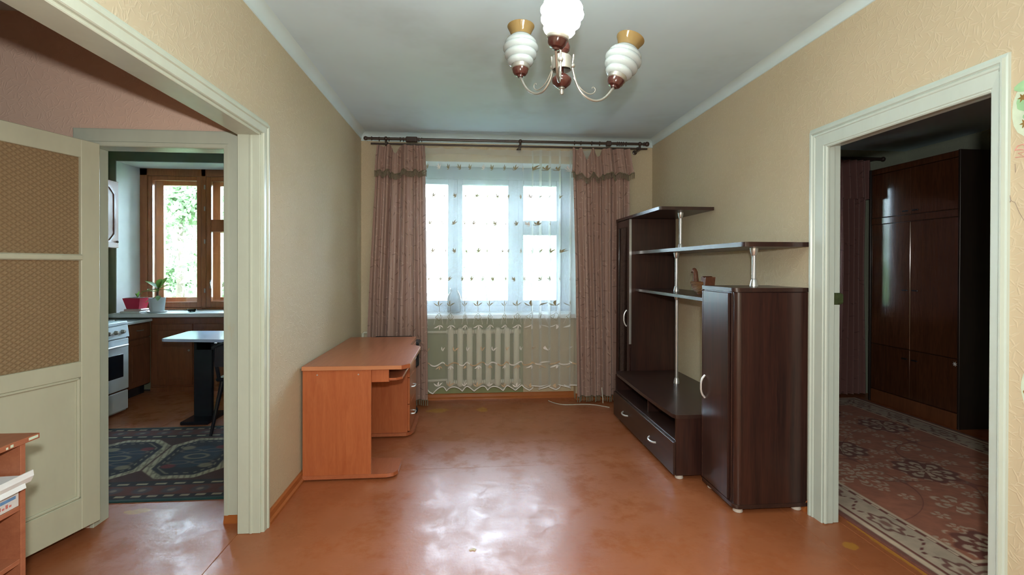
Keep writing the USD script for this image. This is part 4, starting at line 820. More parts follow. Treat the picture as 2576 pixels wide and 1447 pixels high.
for key, ang, R, zc, lv in (('l', 130.0, 0.228, 2.214, (0.015, 0.06)), ('f', 254.2, 0.235, 2.156, (0.16, -0.10)), ('r', 14.0, 0.235, 2.138, (0.36, 0.06))):
    a = math.radians(ang); dr = np.array([math.cos(a), math.sin(a), 0]); c = np.array([HX, HY, 0])
    def Q(r, z): return c+dr*r+np.array([0, 0, z])
    ax = np.array([lv[0], lv[1], 1.0]); ax /= np.linalg.norm(ax)
    base = Q(R, zc-0.030)
    dz = zc-2.165
    path = [Q(0.052, 2.215), Q(0.049, 2.19), Q(0.047, 2.168), Q(0.052, 2.14), Q(0.066, 2.105+0.2*dz), Q(0.090, 2.075+0.35*dz), Q(0.122, 2.060+0.5*dz), Q(0.158, 2.062+0.7*dz), Q(0.190, 2.080+0.85*dz), Q(0.212, 2.105+dz), base-ax*0.004]
    from scipy.interpolate import CubicSpline
    tt = np.arange(len(path)); cs = CubicSpline(tt, np.array(path)); P_ = cs(np.linspace(0, len(path)-1, 50))
    arm = t.add('arm', tube(P_, np.linspace(0.0042, 0.0052, 50), 10), m_silver)
    t.add('clamp', cat([ball(Q(0.047, 2.170), 0.0105), cyl(Q(0.036, 2.170), Q(0.050, 2.170), 0.0075, 14)]), m_silver, parent=arm)
    cur = [Q(0.052, 2.135), Q(0.068, 2.112), Q(0.088, 2.092), Q(0.112, 2.080), Q(0.134, 2.080), Q(0.148, 2.092), Q(0.148, 2.104), Q(0.140, 2.108), Q(0.135, 2.102)]
    cs = CubicSpline(np.arange(len(cur)), np.array(cur)+np.array([0, 0, 0.45*dz])); P_ = cs(np.linspace(0, len(cur)-1, 40))
    t.add('scroll', tube(P_, np.linspace(0.0032, 0.0014, 40), 8), m_silver, parent=arm)
    cup = t.add('cup', lathe([(0, -0.004), (0.012, -0.003), (0.013, 0.003), (0.024, 0.006), (0.032, 0.017), (0.035, 0.032), (0, 0.032)], 28, base, ax), m_brownplastic)
    t.add('cup_ring', lathe([(0.020, 0.031), (0.036, 0.031), (0.0385, 0.034), (0.0395, 0.050), (0.036, 0.052), (0.020, 0.052)], 32, base, ax), m_silver, parent=cup)
    sb = base+ax*0.048
    lit = key == 'f'
    sh = t.add('shade', lathe(SH+SH_IN, 48, sb, ax), m_lit if lit else m_milk, smooth=50, label='lit glowing glass shade' if lit else 'white milk glass shade, unlit')
    t.add('shade_rim', lathe(RIM, 40, sb, ax), m_lit if lit else m_amber, parent=sh, smooth=50, label='amber flared glass rim' if not lit else 'glowing flared rim')
    if not lit:
        t.add('bulb', lathe([(0, 0.0), (0.012, 0.002), (0.013, 0.03), (0.018, 0.045), (0.026, 0.065), (0.024, 0.085), (0.012, 0.098), (0, 0.10)], 20, sb, ax), m_white, parent=sh)

# ---------------------------------------------------------------- things at the edges of the room
t = Thing('bookshelf', 'worn reddish brown open shelf unit standing in the hall at the lower left', 'bookshelf', (-1.6, 1.4, 0))
BX0, BX1, BY0, BY1 = -1.80, -1.472, 0.95, 1.748
t.add('top_board', box(BX0-0.01, BX1+0.004, BY0-0.04, 1.797, 0.776, 0.794, 0.001), m_shelf)
t.add('side_panel', box(BX0, BX1, BY1-0.018, BY1, 0, 0.776, 0.001), m_shelf)
t.add('side_panel', box(BX0, BX1, BY0, BY0+0.018, 0, 0.776, 0.001), m_shelf)
t.add('back_panel', box(BX0, BX0+0.006, BY0+0.018, BY1-0.018, 0.05, 0.776, 0.001), m_shelf)
for z in (0.06, 0.384, 0.560): t.add('shelf', box(BX0+0.006, BX1-0.002, BY0+0.018, BY1-0.018, z, z+0.016, 0.001), m_shelf)
for ya, yb_, za, zb_ in ((1.755, 1.79, 0.781, 0.790), (1.69, 1.70, 0.780, 0.789), (1.675, 1.682, 0.779, 0.786)): t.add('chip', box(BX1+0.0035, BX1+0.0048, ya, yb_, za, zb_, 0.0003), m_decal_light, label='pale chip in the front edge')
t = Thing('cardboard_box', 'white carton with blue and red print on the bookshelf at the lower left', 'box', (-1.6, 1.5, 0.576))
t.add('carton', box(-1.76, -1.4745, 1.03, 1.727, 0.5765, 0.658, 0.002), m_carton)
r_ = np.random.default_rng(4)
pr = [box(-1.4748, -1.4738, 1.60, 1.715, 0.606, 0.616, 0.0003), box(-1.4748, -1.4738, 1.30, 1.58, 0.604, 0.616, 0.0003)]
t.add('print', cat(pr), m_printblue, label='blue printed bar')
t.add('print', cat([box(-1.4748, -1.4738, 1.62+0.012*i, 1.628+0.012*i, 0.588, 0.588+0.006*(1+i % 2), 0.0003) for i in range(7)]), m_printred, label='small red print')
t.add('print', cat([tube([(-1.4742, 1.655+0.010*i, 0.624), (-1.4742, 1.66+0.010*i, 0.640+0.004*(i % 3)), (-1.4742, 1.668+0.009*i, 0.628)], 0.0012, 5) for i in range(5)]), m_printgrey, label='dark scribbled print')
t = Thing('paper_tray', 'white folded sheet lying on the carton in the shelf at the lower left', 'paper', (-1.6, 1.5, 0.66))
t.add('sheet', prism_axis([(-1.77, 0.668), (-1.462, 0.676), (-1.452, 0.664), (-1.445, 0.640), (-1.442, 0.640), (-1.448, 0.667), (-1.460, 0.681), (-1.77, 0.673)], 1.05, 1.715, 'y'), m_paper)
t.add('folded_edge', prism_axis([(-1.4475, 0.652), (-1.438, 0.672), (-1.440, 0.690), (-1.444, 0.690), (-1.4445, 0.672), (-1.4495, 0.654)], 1.05, 1.738, 'y'), m_paper)

# wall stickers and scribbles beside the doorway
t = Thing('palm_sticker', 'green palm tree wall sticker at the right edge beside the bedroom doorway', 'wall sticker', (XR, 1.45, 1.9))
def wallpoly(pts, th=0.0012, off=0.0): return prism_axis(pts, XR-0.0006-off-th, XR-0.0004-off, 'x')
def blob(cy, cz, ry, rz, n=28, wob=0.1, seed=0):
    q = np.random.default_rng(seed); a = np.linspace(0, 2*PI, n, endpoint=False); k = 1+wob*np.sin(3*a+q.uniform(0, 6))+wob*0.5*np.sin(5*a+q.uniform(0, 6))
    return np.column_stack([cy+ry*k*np.cos(a), cz+rz*k*np.sin(a)])
t.add('backing', wallpoly(blob(1.425, 1.92, 0.115, 0.125, wob=0.06, seed=1)), m_decal_light, smooth=False)
for i, (cy_, cz_, ry_, rz_) in enumerate(((1.445, 1.985, 0.075, 0.040), (1.45, 1.925, 0.080, 0.032), (1.44, 1.87, 0.070, 0.030))):
    t.add('frond', wallpoly(blob(cy_, cz_, ry_, rz_, wob=0.16, seed=i+3), 0.0012, 0.0012), m_decal_green, smooth=False)
def star(cy_, cz_, r1, n=6):
    a = np.linspace(0, 2*PI, 2*n, endpoint=False); r = np.where(np.arange(2*n) % 2, r1*0.4, r1); return np.column_stack([cy_+r*np.cos(a), cz_+r*np.sin(a)])
for cy_, cz_ in ((1.505, 1.952), (1.478, 1.955), (1.498, 1.862)): t.add('blossom', wallpoly(star(cy_, cz_, 0.017), 0.0012, 0.0024), m_decal_brown, smooth=False)
t.add('blossom', wallpoly(star(1.488, 1.848, 0.014), 0.0012, 0.0036), m_decal_orange, smooth=False)
t = Thing('leaf_sticker', 'small green leaf wall sticker low at the right edge', 'wall sticker', (XR, 1.45, 0.95))
t.add('backing', wallpoly(blob(1.445, 0.955, 0.062, 0.095, wob=0.06, seed=9)), m_decal_light, smooth=False)
t.add('leaf', wallpoly(blob(1.44, 0.955, 0.052, 0.085, wob=0.1, seed=10), 0.0012, 0.0012), m_decal_green, smooth=False)
t.add('fruit', wallpoly(blob(1.488, 0.945, 0.008, 0.012, 12, 0.1, 2), 0.0012, 0.0024), m_decal_brown, smooth=False)
t = Thing('crayon_scribble', 'pink crayon and pencil scribble on the wallpaper right of the bedroom doorway', 'scribble', (XR, 1.5, 1.7))
def scrib(pts, r=0.0012): return tube([(XR-0.0012, y, z) for y, z in pts], r, 5)
t.add('crayon_line', cat([scrib([(1.53, 1.775), (1.522, 1.79), (1.505, 1.792), (1.50, 1.785)]), scrib([(1.53, 1.778), (1.51, 1.775), (1.497, 1.77)]), scrib([(1.528, 1.752), (1.50, 1.748), (1.52, 1.765), (1.497, 1.765)])]), m_decal_pink)
t.add('pencil_line', scrib([(1.529, 1.73), (1.528, 1.70)], 0.0008), m_pencil)
t.add('pencil_line', cat([scrib([(1.578, 1.48), (1.572, 1.54), (1.563, 1.58), (1.55, 1.60), (1.54, 1.603), (1.528, 1.595), (1.515, 1.56), (1.50, 1.53)], 0.0008), scrib([(1.545, 1.625), (1.541, 1.603), (1.55, 1.588)], 0.0008)]), m_pencil)

# white cable on the floor by the right curtain
cp = [(0.80, 4.86, 0.006), (0.84, 4.78, 0.005), (0.90, 4.72, 0.005), (0.98, 4.70, 0.005), (1.10, 4.705, 0.005), (1.20, 4.69, 0.005), (1.28, 4.64, 0.005), (1.35, 4.58, 0.005)]
from scipy.interpolate import CubicSpline
cs = CubicSpline(np.arange(len(cp)), np.array(cp)); q = cs(np.linspace(0, len(cp)-1, 60)); q[:, 2] = np.maximum(q[:, 2], 0.0045)
single('cable', cat([tube(q, 0.0042, 8), tube([(1.327, 4.725, 0.006), (1.326, 4.726, 0.05), (1.320, 4.73, 0.11), (1.316, 4.735, 0.16)], 0.0045, 8)]), m_cable, 'thin white cable snaking along the floor at the right curtain', 'cable')
single('paint_chip', prism([(0.0, 0.0), (0.012, 0.004), (0.024, -0.002), (0.03, 0.010), (0.02, 0.020), (0.008, 0.016), (-0.004, 0.010)], 0.0, 0.0025), plain('chip_cream', (0.62, 0.52, 0.34), 0.6), 'tiny cream paint chip lying in the middle of the orange floor', 'paint chip')
UsdGeom.Xformable(stage.GetPrimAtPath('/World/paint_chip')).AddTranslateOp().Set(Gf.Vec3d(0.005, 2.33, 0.0))

# ---------------------------------------------------------------- kitchen
t = Thing('gas_stove', 'white gas stove against the left kitchen wall', 'stove', (-3.47, 4.57, 0))
sx0, sx1, sy0, sy1 = -3.80, -3.19, 4.32, 4.822
t.add('body', box(sx0, sx1, sy0, sy1, 0.02, 0.815, 0.006), m_white)
t.add('cooktop', box(sx0-0.005, sx1+0.012, sy0-0.004, sy1+0.004, 0.817, 0.850, 0.008), m_white)
t.add('grate', cat([box(sx0+0.06, sx1-0.05, y-0.005, y+0.005, 0.853, 0.866, 0.002) for y in (4.40, 4.48, 4.57, 4.66, 4.74)]+[box(x-0.005, x+0.005, 4.37, 4.77, 0.850, 0.864, 0.002) for x in (-3.70, -3.50, -3.30)]), m_white)
t.add('control_panel', prism_axis([(sx1, 0.70), (sx1+0.028, 0.705), (sx1+0.014, 0.812), (sx1, 0.814)], sy0+0.004, sy1-0.004, 'y'), m_white)
for i in range(5):
    y = 4.395+0.085*i
    t.add('knob', lathe([(0, 0), (0.020, 0), (0.018, 0.012), (0.014, 0.024), (0, 0.025)], 18, (sx1+0.022, y, 0.758), (1, 0, 0.1)), m_silver)
d = t.add('oven_door', box(sx1, sx1+0.024, sy0+0.004, sy1-0.004, 0.225, 0.693, 0.006), m_white)
t.add('door_glass', box(sx1+0.0235, sx1+0.026, 4.40, 4.745, 0.345, 0.555, 0.001), m_dark, parent=d)
t.add('handle', cat([cyl((sx1+0.05, 4.38, 0.635), (sx1+0.05, 4.765, 0.635), 0.010, 14), cyl((sx1+0.02, 4.39, 0.635), (sx1+0.05, 4.39, 0.635), 0.007), cyl((sx1+0.02, 4.755, 0.635), (sx1+0.05, 4.755, 0.635), 0.007)]), m_white, parent=d)
t.add('drawer', box(sx1, sx1+0.020, sy0+0.004, sy1-0.004, 0.035, 0.212, 0.006), m_white)
t.add('gap_shadow_strip', box(sx1-0.001, sx1+0.012, sy0+0.01, sy1-0.01, 0.213, 0.224, 0.001), m_darkwood)

t = Thing('kitchen_cabinet', 'brown wooden floor cabinet between the stove and the kitchen window', 'cabinet', (-3.6, 5.17, 0))
t.add('body', box(KXL+0.02, -3.435, 4.836, 5.535, 0.10, 0.765, 0.003), m_kcab)
t.add('plinth', box(KXL+0.02, -3.48, 4.85, 5.53, 0.0, 0.10, 0.002), m_dark)
t.add('worktop', box(KXL+0.01, -3.40, 4.832, 5.54, 0.767, 0.795, 0.004), m_white)
for y0_, y1_ in ((4.842, 5.18), (5.19, 5.53)):
    d = t.add('door', box(-3.435, -3.417, y0_, y1_, 0.11, 0.60, 0.003), m_kcab)
    t.add('panel', box(-3.418, -3.412, y0_+0.05, y1_-0.05, 0.17, 0.54, 0.004), m_kcab, parent=d)
    w = t.add('drawer', box(-3.435, -3.417, y0_, y1_, 0.61, 0.755, 0.003), m_kcab)
    t.add('handle', bow((-3.417, (y0_+y1_)/2-0.05, 0.69), (-3.417, (y0_+y1_)/2+0.05, 0.69), (0.022, 0, 0), 0.005), m_silver, parent=w)
t = Thing('under_window_cabinet', 'brown wooden cupboard built in under the kitchen window sill', 'cupboard', (-2.8, 5.58, 0))
t.add('frame', box(-3.425, -2.12, 5.545, 5.665, 0.05, 0.80, 0.003), m_kcab)
t.add('plinth', box(-3.425, -2.12, 5.54, 5.66, 0.0, 0.05, 0.002), m_kcab)
for x0, x1 in ((-3.40, -2.985), (-2.975, -2.56), (-2.55, -2.135)):
    d = t.add('door', box(x0, x1, 5.525, 5.543, 0.075, 0.735, 0.003), m_kcab)
    t.add('panel', box(x0+0.06, x1-0.06, 5.519, 5.527, 0.14, 0.67, 0.006), m_kcab, parent=d)
    t.add('knob', ball((x1-0.03, 5.513, 0.45), 0.012), m_silver, parent=d)
t = Thing('wall_cupboard', 'pinkish white wall cupboard with an octagonal door moulding above the stove', 'cupboard', (-3.67, 4.7, 1.53))
wx = -3.52
t.add('body', box(KXL+0.002, wx-0.001, 4.30, 5.19, 1.537, 2.205, 0.003), m_wallcab)
for y0_, y1_ in ((4.305, 4.742), (4.748, 5.185)):
    d = t.add('door', box(wx, wx+0.018, y0_, y1_, 1.54, 2.20, 0.003), m_wallcab)
    a_, b_, c_, e_ = y0_+0.06, y1_-0.06, 1.60, 2.14; k = 0.07
    oc = [(a_+k, c_), (b_-k, c_), (b_, c_+k), (b_, e_-k), (b_-k, e_), (a_+k, e_), (a_, e_-k), (a_, c_+k)]
    ring_ = Polygon(oc).exterior.buffer(0.011)
    t.add('moulding', prism_axis(ring_, wx+0.017, wx+0.026, 'x'), m_kcab, parent=d, smooth=False)
    t.add('knob', ball((wx+0.028, y1_-0.03, 1.60), 0.012), m_silver, parent=d)

t = Thing('kitchen_table', 'white topped kitchen table with a dark leg near the kitchen window', 'table', (-2.0, 4.6, 0))
tt_ = Polygon([(-2.575, 4.315), (-2.55, 4.295), (-1.20, 4.10), (-1.20, 4.72), (-2.60, 4.80), (-2.62, 4.78)])
t.add('tabletop', prism(tt_, 0.728, 0.752), m_tabletop)
t.add('leg', cat([box(-2.42, -2.27, 4.50, 4.54, 0.03, 0.728, 0.004), box(-2.46, -2.23, 4.36, 4.70, 0.0, 0.03, 0.006)]), m_dark, label='dark panel leg')
t.add('leg', box(-1.40, -1.25, 4.40, 4.44, 0.0, 0.728, 0.004), m_dark)
t.add('rail', box(-2.40, -1.27, 4.50, 4.54, 0.62, 0.728, 0.003), m_dark)
t = Thing('kitchen_chair', 'dark kitchen chair with splayed legs pushed to the white table', 'chair', (-2.0, 4.25, 0))
kx, ky = -1.84, 4.24
t.add('seat', box(kx-0.19, kx+0.19, ky-0.17, ky+0.19, 0.435, 0.465, 0.012), m_dark)
for sx in (-1, 1):
    t.add('leg', tube([(kx+sx*0.15, ky-0.13, 0.44), (kx+sx*0.20, ky-0.21, 0.017)], [0.017, 0.011], 12), m_dark)
    t.add('leg', tube([(kx+sx*0.15, ky+0.15, 0.44), (kx+sx*0.20, ky+0.21, 0.0)], [0.017, 0.011], 12), m_dark)
    t.add('back_post', tube([(kx+sx*0.165, ky-0.15, 0.45), (kx+sx*0.175, ky-0.19, 0.62), (kx+sx*0.16, ky-0.215, 0.755)], [0.014, 0.013, 0.011], 10), m_dark)
t.add('backrest', grid(lambda U, V: (kx+(U-0.5)*0.36, ky-0.195-0.02*V-0.03*np.sin(PI*U)*0, 0.56+0.21*V-0.05*(2*U-1)**2*V), 16, 6), m_dark, smooth=True)
t.add('top_rail', tube([(kx+(u-0.5)*0.37, ky-0.217, 0.765-0.05*(2*u-1)**2) for u in np.linspace(0, 1, 15)], 0.013, 10), m_dark)
# pots on the kitchen sill
t = Thing('flower_pot', 'square red flower pot with a small plant on the kitchen sill', 'flower pot', (-3.60, 5.60, KWZ0))
t.add('saucer', box(-3.71, -3.505, 5.50, 5.69, KWZ0, KWZ0+0.018, 0.006), m_paper)
t.add('saucer_rim', box(-3.69, -3.51, 5.53, 5.67, KWZ0+0.018, KWZ0+0.042, 0.008), plain('saucer_pink', (0.62, 0.45, 0.46), 0.4))
hb = np.array([[sx*0.062, sy*0.062, 0] for sx in (-1, 1) for sy in (-1, 1)]); ht = np.array([[sx*0.088, sy*0.088, 0.115] for sx in (-1, 1) for sy in (-1, 1)])
m = trimesh.Trimesh(np.vstack([hb, ht])+[-3.60, 5.60, KWZ0+0.043]).convex_hull
t.add('pot', m, m_redpot)
t.add('soil', box(-3.675, -3.525, 5.525, 5.675, KWZ0+0.1585, KWZ0+0.161, 0.001), m_soil)
def plant_leaf(base, az, el, ln, wd, droop=0.3):
    s = np.linspace(0, 1, 9); hw = wd/2*np.sin(PI*np.clip(s*0.94+0.03, 0, 1))**0.8
    dr = np.array([math.cos(az), math.sin(az), 0]); sd = np.array([-math.sin(az), math.cos(az), 0])
    ce = np.array([np.asarray(base)+dr*ln*q*math.cos(el)+np.array([0, 0, ln*(q*math.sin(el)-droop*q*q)]) for q in s])
    v = np.vstack([ce-sd*hw[:, None]+[0, 0, 0.004], ce+[0, 0, -0.002], ce+sd*hw[:, None]+[0, 0, 0.004]]); n = 9; f = []
    for r_i in range(2):
        for i in range(n-1): f += [[r_i*n+i, r_i*n+i+1, (r_i+1)*n+i+1], [r_i*n+i, (r_i+1)*n+i+1, (r_i+1)*n+i]]
    return trimesh.Trimesh(v, f, process=False)
for az, el, ln in ((0.4, 1.1, 0.09), (2.4, 1.0, 0.08), (4.2, 1.2, 0.07), (1.4, 1.35, 0.10)):
    t.add('leaf', plant_leaf((-3.59, 5.60, KWZ0+0.16), az, el, ln, 0.022), m_leaf, smooth=True)
t = Thing('potted_plant', 'white pot with a broad leaved green plant on the kitchen sill', 'potted plant', (-3.39, 5.58, KWZ0))
t.add('saucer', lathe([(0, 0), (0.085, 0), (0.10, 0.014), (0.096, 0.016), (0.08, 0.006), (0, 0.006)], 30, (-3.39, 5.60, KWZ0)), m_whitepot)
t.add('pot', lathe([(0, 0), (0.062, 0), (0.066, 0.01), (0.078, 0.135), (0.080, 0.152), (0.074, 0.152), (0.070, 0.135), (0, 0.135)], 32, (-3.39, 5.60, KWZ0+0.007)), m_whitepot)
t.add('soil', cyl((-3.39, 5.60, KWZ0+0.142), (-3.39, 5.60, KWZ0+0.150), 0.068, 24), m_soil)
t.add('stem', tube([(-3.39, 5.60, KWZ0+0.145), (-3.385, 5.60, KWZ0+0.22), (-3.37, 5.595, KWZ0+0.27)], [0.012, 0.010, 0.007], 8), m_bark)
for az, el, ln, wd, zz in ((2.9, 0.75, 0.19, 0.055, 0.25), (0.9, 1.15, 0.17, 0.085, 0.25), (5.9, 0.25, 0.16, 0.06, 0.24), (3.6, 0.35, 0.13, 0.05, 0.22), (1.9, 1.0, 0.15, 0.05, 0.26), (4.6, 0.45, 0.14, 0.06, 0.23), (0.2, 0.65, 0.13, 0.055, 0.25), (3.2, -0.2, 0.11, 0.035, 0.17), (5.2, -0.1, 0.10, 0.035, 0.18)):
    t.add('leaf', plant_leaf((-3.375, 5.598, KWZ0+zz), az, el, ln*1.2, wd*1.35), m_leaf, smooth=True)
t = Thing('small_dish', 'small glass dish on the kitchen sill right of the plant', 'dish', (-3.1, 5.58, KWZ0))
t.add('bowl', lathe([(0, 0.002), (0.03, 0.002), (0.05, 0.03), (0.048, 0.032), (0.028, 0.006), (0, 0.006)], 24, (-3.03, 5.60, KWZ0)), m_jar)

# ---------------------------------------------------------------- rugs (pattern = the pile's own colours)
def rug(name, label, x0, x1, y0, y1, nx, ny, paint, edge):
    m = grid(lambda U, V: (x0+(x1-x0)*U, y0+(y1-y0)*V, 0.009+0.0015*np.sin(7*U+3*V)+0.001*np.sin(19*V)), nx, ny)
    u, v = np.meshgrid(np.linspace(0, x1-x0, nx), np.linspace(0, y1-y0, ny), indexing='ij')
    col = paint(u.ravel(), v.ravel())
    # turned-down border
    ring_ = [i*ny for i in range(nx)]+[(nx-1)*ny+j for j in range(1, ny)]+[i*ny+ny-1 for i in range(nx-2, -1, -1)]+[j for j in range(ny-2, 0, -1)]
    V0 = np.array(m.vertices); low = V0[ring_].copy(); low[:, 2] = 0.0; n0 = len(V0); k = len(ring_)
    fs = []
    for i in range(k):
        j = (i+1) % k; fs += [[ring_[i], n0+i, n0+j], [ring_[i], n0+j, ring_[j]]]
    m = trimesh.Trimesh(np.vstack([V0, low]), np.vstack([m.faces, fs]), process=False)
    col = np.vstack([col, np.tile(edge, (k, 1))])
    path = fresh('/World', name)
    p = usdkit.mesh(stage, path, m, m_rug, smooth=True)
    UsdGeom.PrimvarsAPI(p).CreatePrimvar('col', Sdf.ValueTypeNames.Color3fArray, 'vertex').Set(Vt.Vec3fArray.FromNumpy(col.astype(np.float32)))
    data(p.GetPrim(), label=label, category='rug')
def mixc(c, mask, colr): m = np.clip(mask, 0, 1)[:, None]; return c*(1-m)+np.asarray(colr)[None]*m
def sm(d, w): return np.clip(0.5-d/w, 0, 1)     # 1 inside (d<0)
NAVY, CREAM, RED, BLUE, TEAL = (0.014, 0.018, 0.026), (0.32, 0.30, 0.20), (0.16, 0.022, 0.022), (0.02, 0.045, 0.10), (0.02, 0.06, 0.06)
def kitchen_rug(u, v):
    W_, L_ = 2.0, 1.33
    c = np.tile(np.array(NAVY), (len(u), 1))
    bd = np.minimum(v, L_-v)                      # long borders
    nz = meshkit.fbm(np.column_stack([u*30, v*30, 0*u]), 3, 3)
    field = bd > 0.27
    per = 0.53; vv = (v-L_/2); slant = 0.15
    k = u+slant*vv+0.21; q = (k/per) % 1.0; cell = np.floor(k/per)
    lx = (q-0.5)*per; ly = vv
    hb = 0.395                                       # half height of the field
    # elongated slanted hexagon: distance to its outline
    dh = np.maximum(np.maximum(np.abs(lx)-0.236, np.abs(ly)-0.345), (np.abs(lx)+np.abs(ly)-0.455)*0.72)
    c = mixc(c, field*sm(dh, 0.02)*0.95, (0.012, 0.018, 0.03))
    c = mixc(c, field*sm(dh, 0.02)*((cell % 3) == 0)*0.8, (0.035, 0.012, 0.02))
    c = mixc(c, field*(1-sm(dh, 0.02))*0.9, (0.05, 0.018, 0.018))
    c = mixc(c, field*sm(np.hypot(lx/0.15, ly/0.20)-1, 0.12)*0.8, (0.012, 0.035, 0.06))
    c = mixc(c, field*sm(np.abs(np.hypot(lx/0.075, ly/0.045)-1)-0.18, 0.2)*0.6, (0.22, 0.20, 0.14))
    for sx, sy in ((1, 1), (-1, -1), (1, -1), (-1, 1)):
        c = mixc(c, field*sm(np.hypot((lx-sx*0.12)/0.045, (ly-sy*0.17)/0.035)-1, 0.4)*0.8, (0.15, 0.02, 0.03) if sx == sy else (0.20, 0.18, 0.12))
        c = mixc(c, field*sm(np.abs(np.hypot((lx-sx*0.08)/0.07, (ly-sy*0.11)/0.03)-1)-0.14, 0.2)*0.4, (0.20, 0.18, 0.13))
    ol = sm(np.abs(dh+0.002)-0.024, 0.010)
    dots = 0.55+0.45*(np.sin(2*PI*28*u+2*PI*11*v) > -0.4)*(nz > 0.36)
    c = mixc(c, field*ol*dots, CREAM)
    c = mixc(c, field*sm(np.abs(dh+0.060)-0.006, 0.008)*0.45*(np.sin(2*PI*16*(u+v)) > 0), CREAM)
    # borders: dashed cream line, red-brown band with flowers, dashed line, dark edge
    dash = lambda f, ph=0: (np.sin(2*PI*f*u+ph) > -0.3)*1.0
    c = mixc(c, sm(np.abs(bd-0.225)-0.010, 0.006)*dash(9), CREAM)
    c = mixc(c, sm(np.abs(bd-0.135)-0.062, 0.006)*0.85, (0.10, 0.03, 0.028))
    fl_ = sm(np.hypot(((u*6) % 1-0.5)/0.32, (bd-0.135)/0.045)-1, 0.4)
    c = mixc(c, fl_*0.75, (0.05, 0.06, 0.07)); c = mixc(c, sm(np.hypot(((u*6) % 1-0.5)/0.12, (bd-0.135)/0.018)-1, 0.5)*0.6, (0.25, 0.20, 0.16))
    c = mixc(c, sm(np.abs(bd-0.055)-0.011, 0.006)*dash(11, 1), (0.28, 0.24, 0.17))
    c = mixc(c, sm(bd-0.022, 0.006), TEAL)
    return c*(0.8+0.4*nz)[:, None]
rug('kitchen_rug', 'dark navy rug with slanted cream outlined motifs on the kitchen floor', -3.05, -1.30, 2.97, 4.30, 380, 290, kitchen_rug, TEAL)
RB, RC, RD = (0.42, 0.15, 0.085), (0.66, 0.52, 0.38), (0.17, 0.045, 0.033)
def bed_rug(u, v):
    W_, L_ = 2.0, 3.0
    c = np.tile(np.array(RB), (len(u), 1))
    nz = meshkit.fbm(np.column_stack([u*26, v*26, 0*u]), 3, 5)
    bd = np.minimum(np.minimum(u, W_-u), np.minimum(v, L_-v)+0.0)
    s = np.where(np.minimum(u, W_-u) <= np.minimum(v, L_-v), v, u)    # running coordinate along the border
    field = bd > 0.30
    def flower(c, cx, cy, R, n, petals, colr, amt=0.85, rot=0.0, fillc=None):
        dx, dy = u-cx, v-cy; r = np.hypot(dx, dy); a = np.arctan2(dy, dx)+rot
        if fillc is not None: c = mixc(c, field*sm(r-R*(0.92+0.08*np.cos(n*a)), 0.015)*0.9, fillc)
        for rad, w, lob in petals:
            rr_ = R*rad*(1+0.14*np.cos(n*a))
            c = mixc(c, field*sm(np.abs(r-rr_)-w*R, 0.012)*amt*(np.cos(lob*a) > -0.35), colr)
        return c
    for cx in np.arange(0.5, 1.8, 0.5):
        for j, cy in enumerate(np.arange(0.35, 2.9, 0.44)):
            ox = cx+(0.0 if j % 2 == 0 else 0.25)
            if ox > 1.7: continue
            kind = (j+int(round(cx*2))) % 3
            if kind == 0:
                c = flower(c, ox, cy, 0.175, 10, [(0.95, 0.05, 10), (0.70, 0.08, 10), (0.42, 0.10, 8), (0.15, 0.12, 4)], RC, 0.75)
            elif kind == 1:
                c = flower(c, ox, cy, 0.19, 8, [(0.98, 0.03, 16), (0.62, 0.10, 8), (0.30, 0.14, 8), (0.05, 0.10, 4)], RC, 0.8, 0.3, RD)
            else:
                c = flower(c, ox, cy, 0.105, 6, [(0.9, 0.12, 6), (0.45, 0.18, 6)], RC, 0.75)
            for da in range(6):
                c = flower(c, ox+0.235*math.cos(da*1.047+0.5), cy+0.215*math.sin(da*1.047+0.5), 0.038, 5, [(0.75, 0.28, 5), (0.15, 0.2, 3)], RC, 0.7)
    vine = np.abs(np.sin(9*u+2.2*np.sin(5*v))-np.cos(8*v+2.0*np.sin(4*u)))
    c = mixc(c, field*sm(vine-0.045, 0.05)*0.7, RD)
    # border
    inb = sm(bd-0.285, 0.008)
    c = mixc(c, inb, (0.50, 0.40, 0.30))
    c = mixc(c, sm(np.abs(bd-0.285)-0.010, 0.006), RC); c = mixc(c, sm(np.abs(bd-0.262)-0.010, 0.006), RD)
    c = mixc(c, sm(np.abs(bd-0.262)-0.006, 0.004)*(np.sin(2*PI*s*9) > 0.1), RC)
    ff = np.hypot((((s/0.42) % 1)-0.5)*0.42/0.10, (bd-0.165)/0.055); aa = np.arctan2((bd-0.165)/0.055, (((s/0.42) % 1)-0.5)*4)
    c = mixc(c, sm(np.abs(ff-0.85-0.15*np.cos(6*aa))-0.16, 0.12)*0.85, (0.15, 0.035, 0.03)); c = mixc(c, sm(ff-0.35, 0.2)*0.8, (0.22, 0.07, 0.055))
    tw = np.abs((bd-0.165)-0.045*np.sin(2*PI*s/0.21))
    c = mixc(c, sm(tw-0.010, 0.008)*(np.sin(2*PI*s*28) > -0.2)*(ff > 1.15), (0.15, 0.04, 0.035))
    c = mixc(c, sm(np.abs(bd-0.075)-0.008, 0.005), RD); c = mixc(c, sm(np.abs(bd-0.05)-0.012, 0.005), RC)
    c = mixc(c, sm(bd-0.032, 0.005), (0.20, 0.075, 0.055)); c = mixc(c, sm(np.abs(bd-0.02)-0.003, 0.003)*0.7, RD)
    return c*(0.78+0.44*nz)[:, None]
rug('bedroom_carpet', 'large brick red carpet with cream flowers filling the bedroom floor', 2.035, 4.035, 1.75, 4.72, 420, 620, bed_rug, np.array((0.16, 0.06, 0.045)))

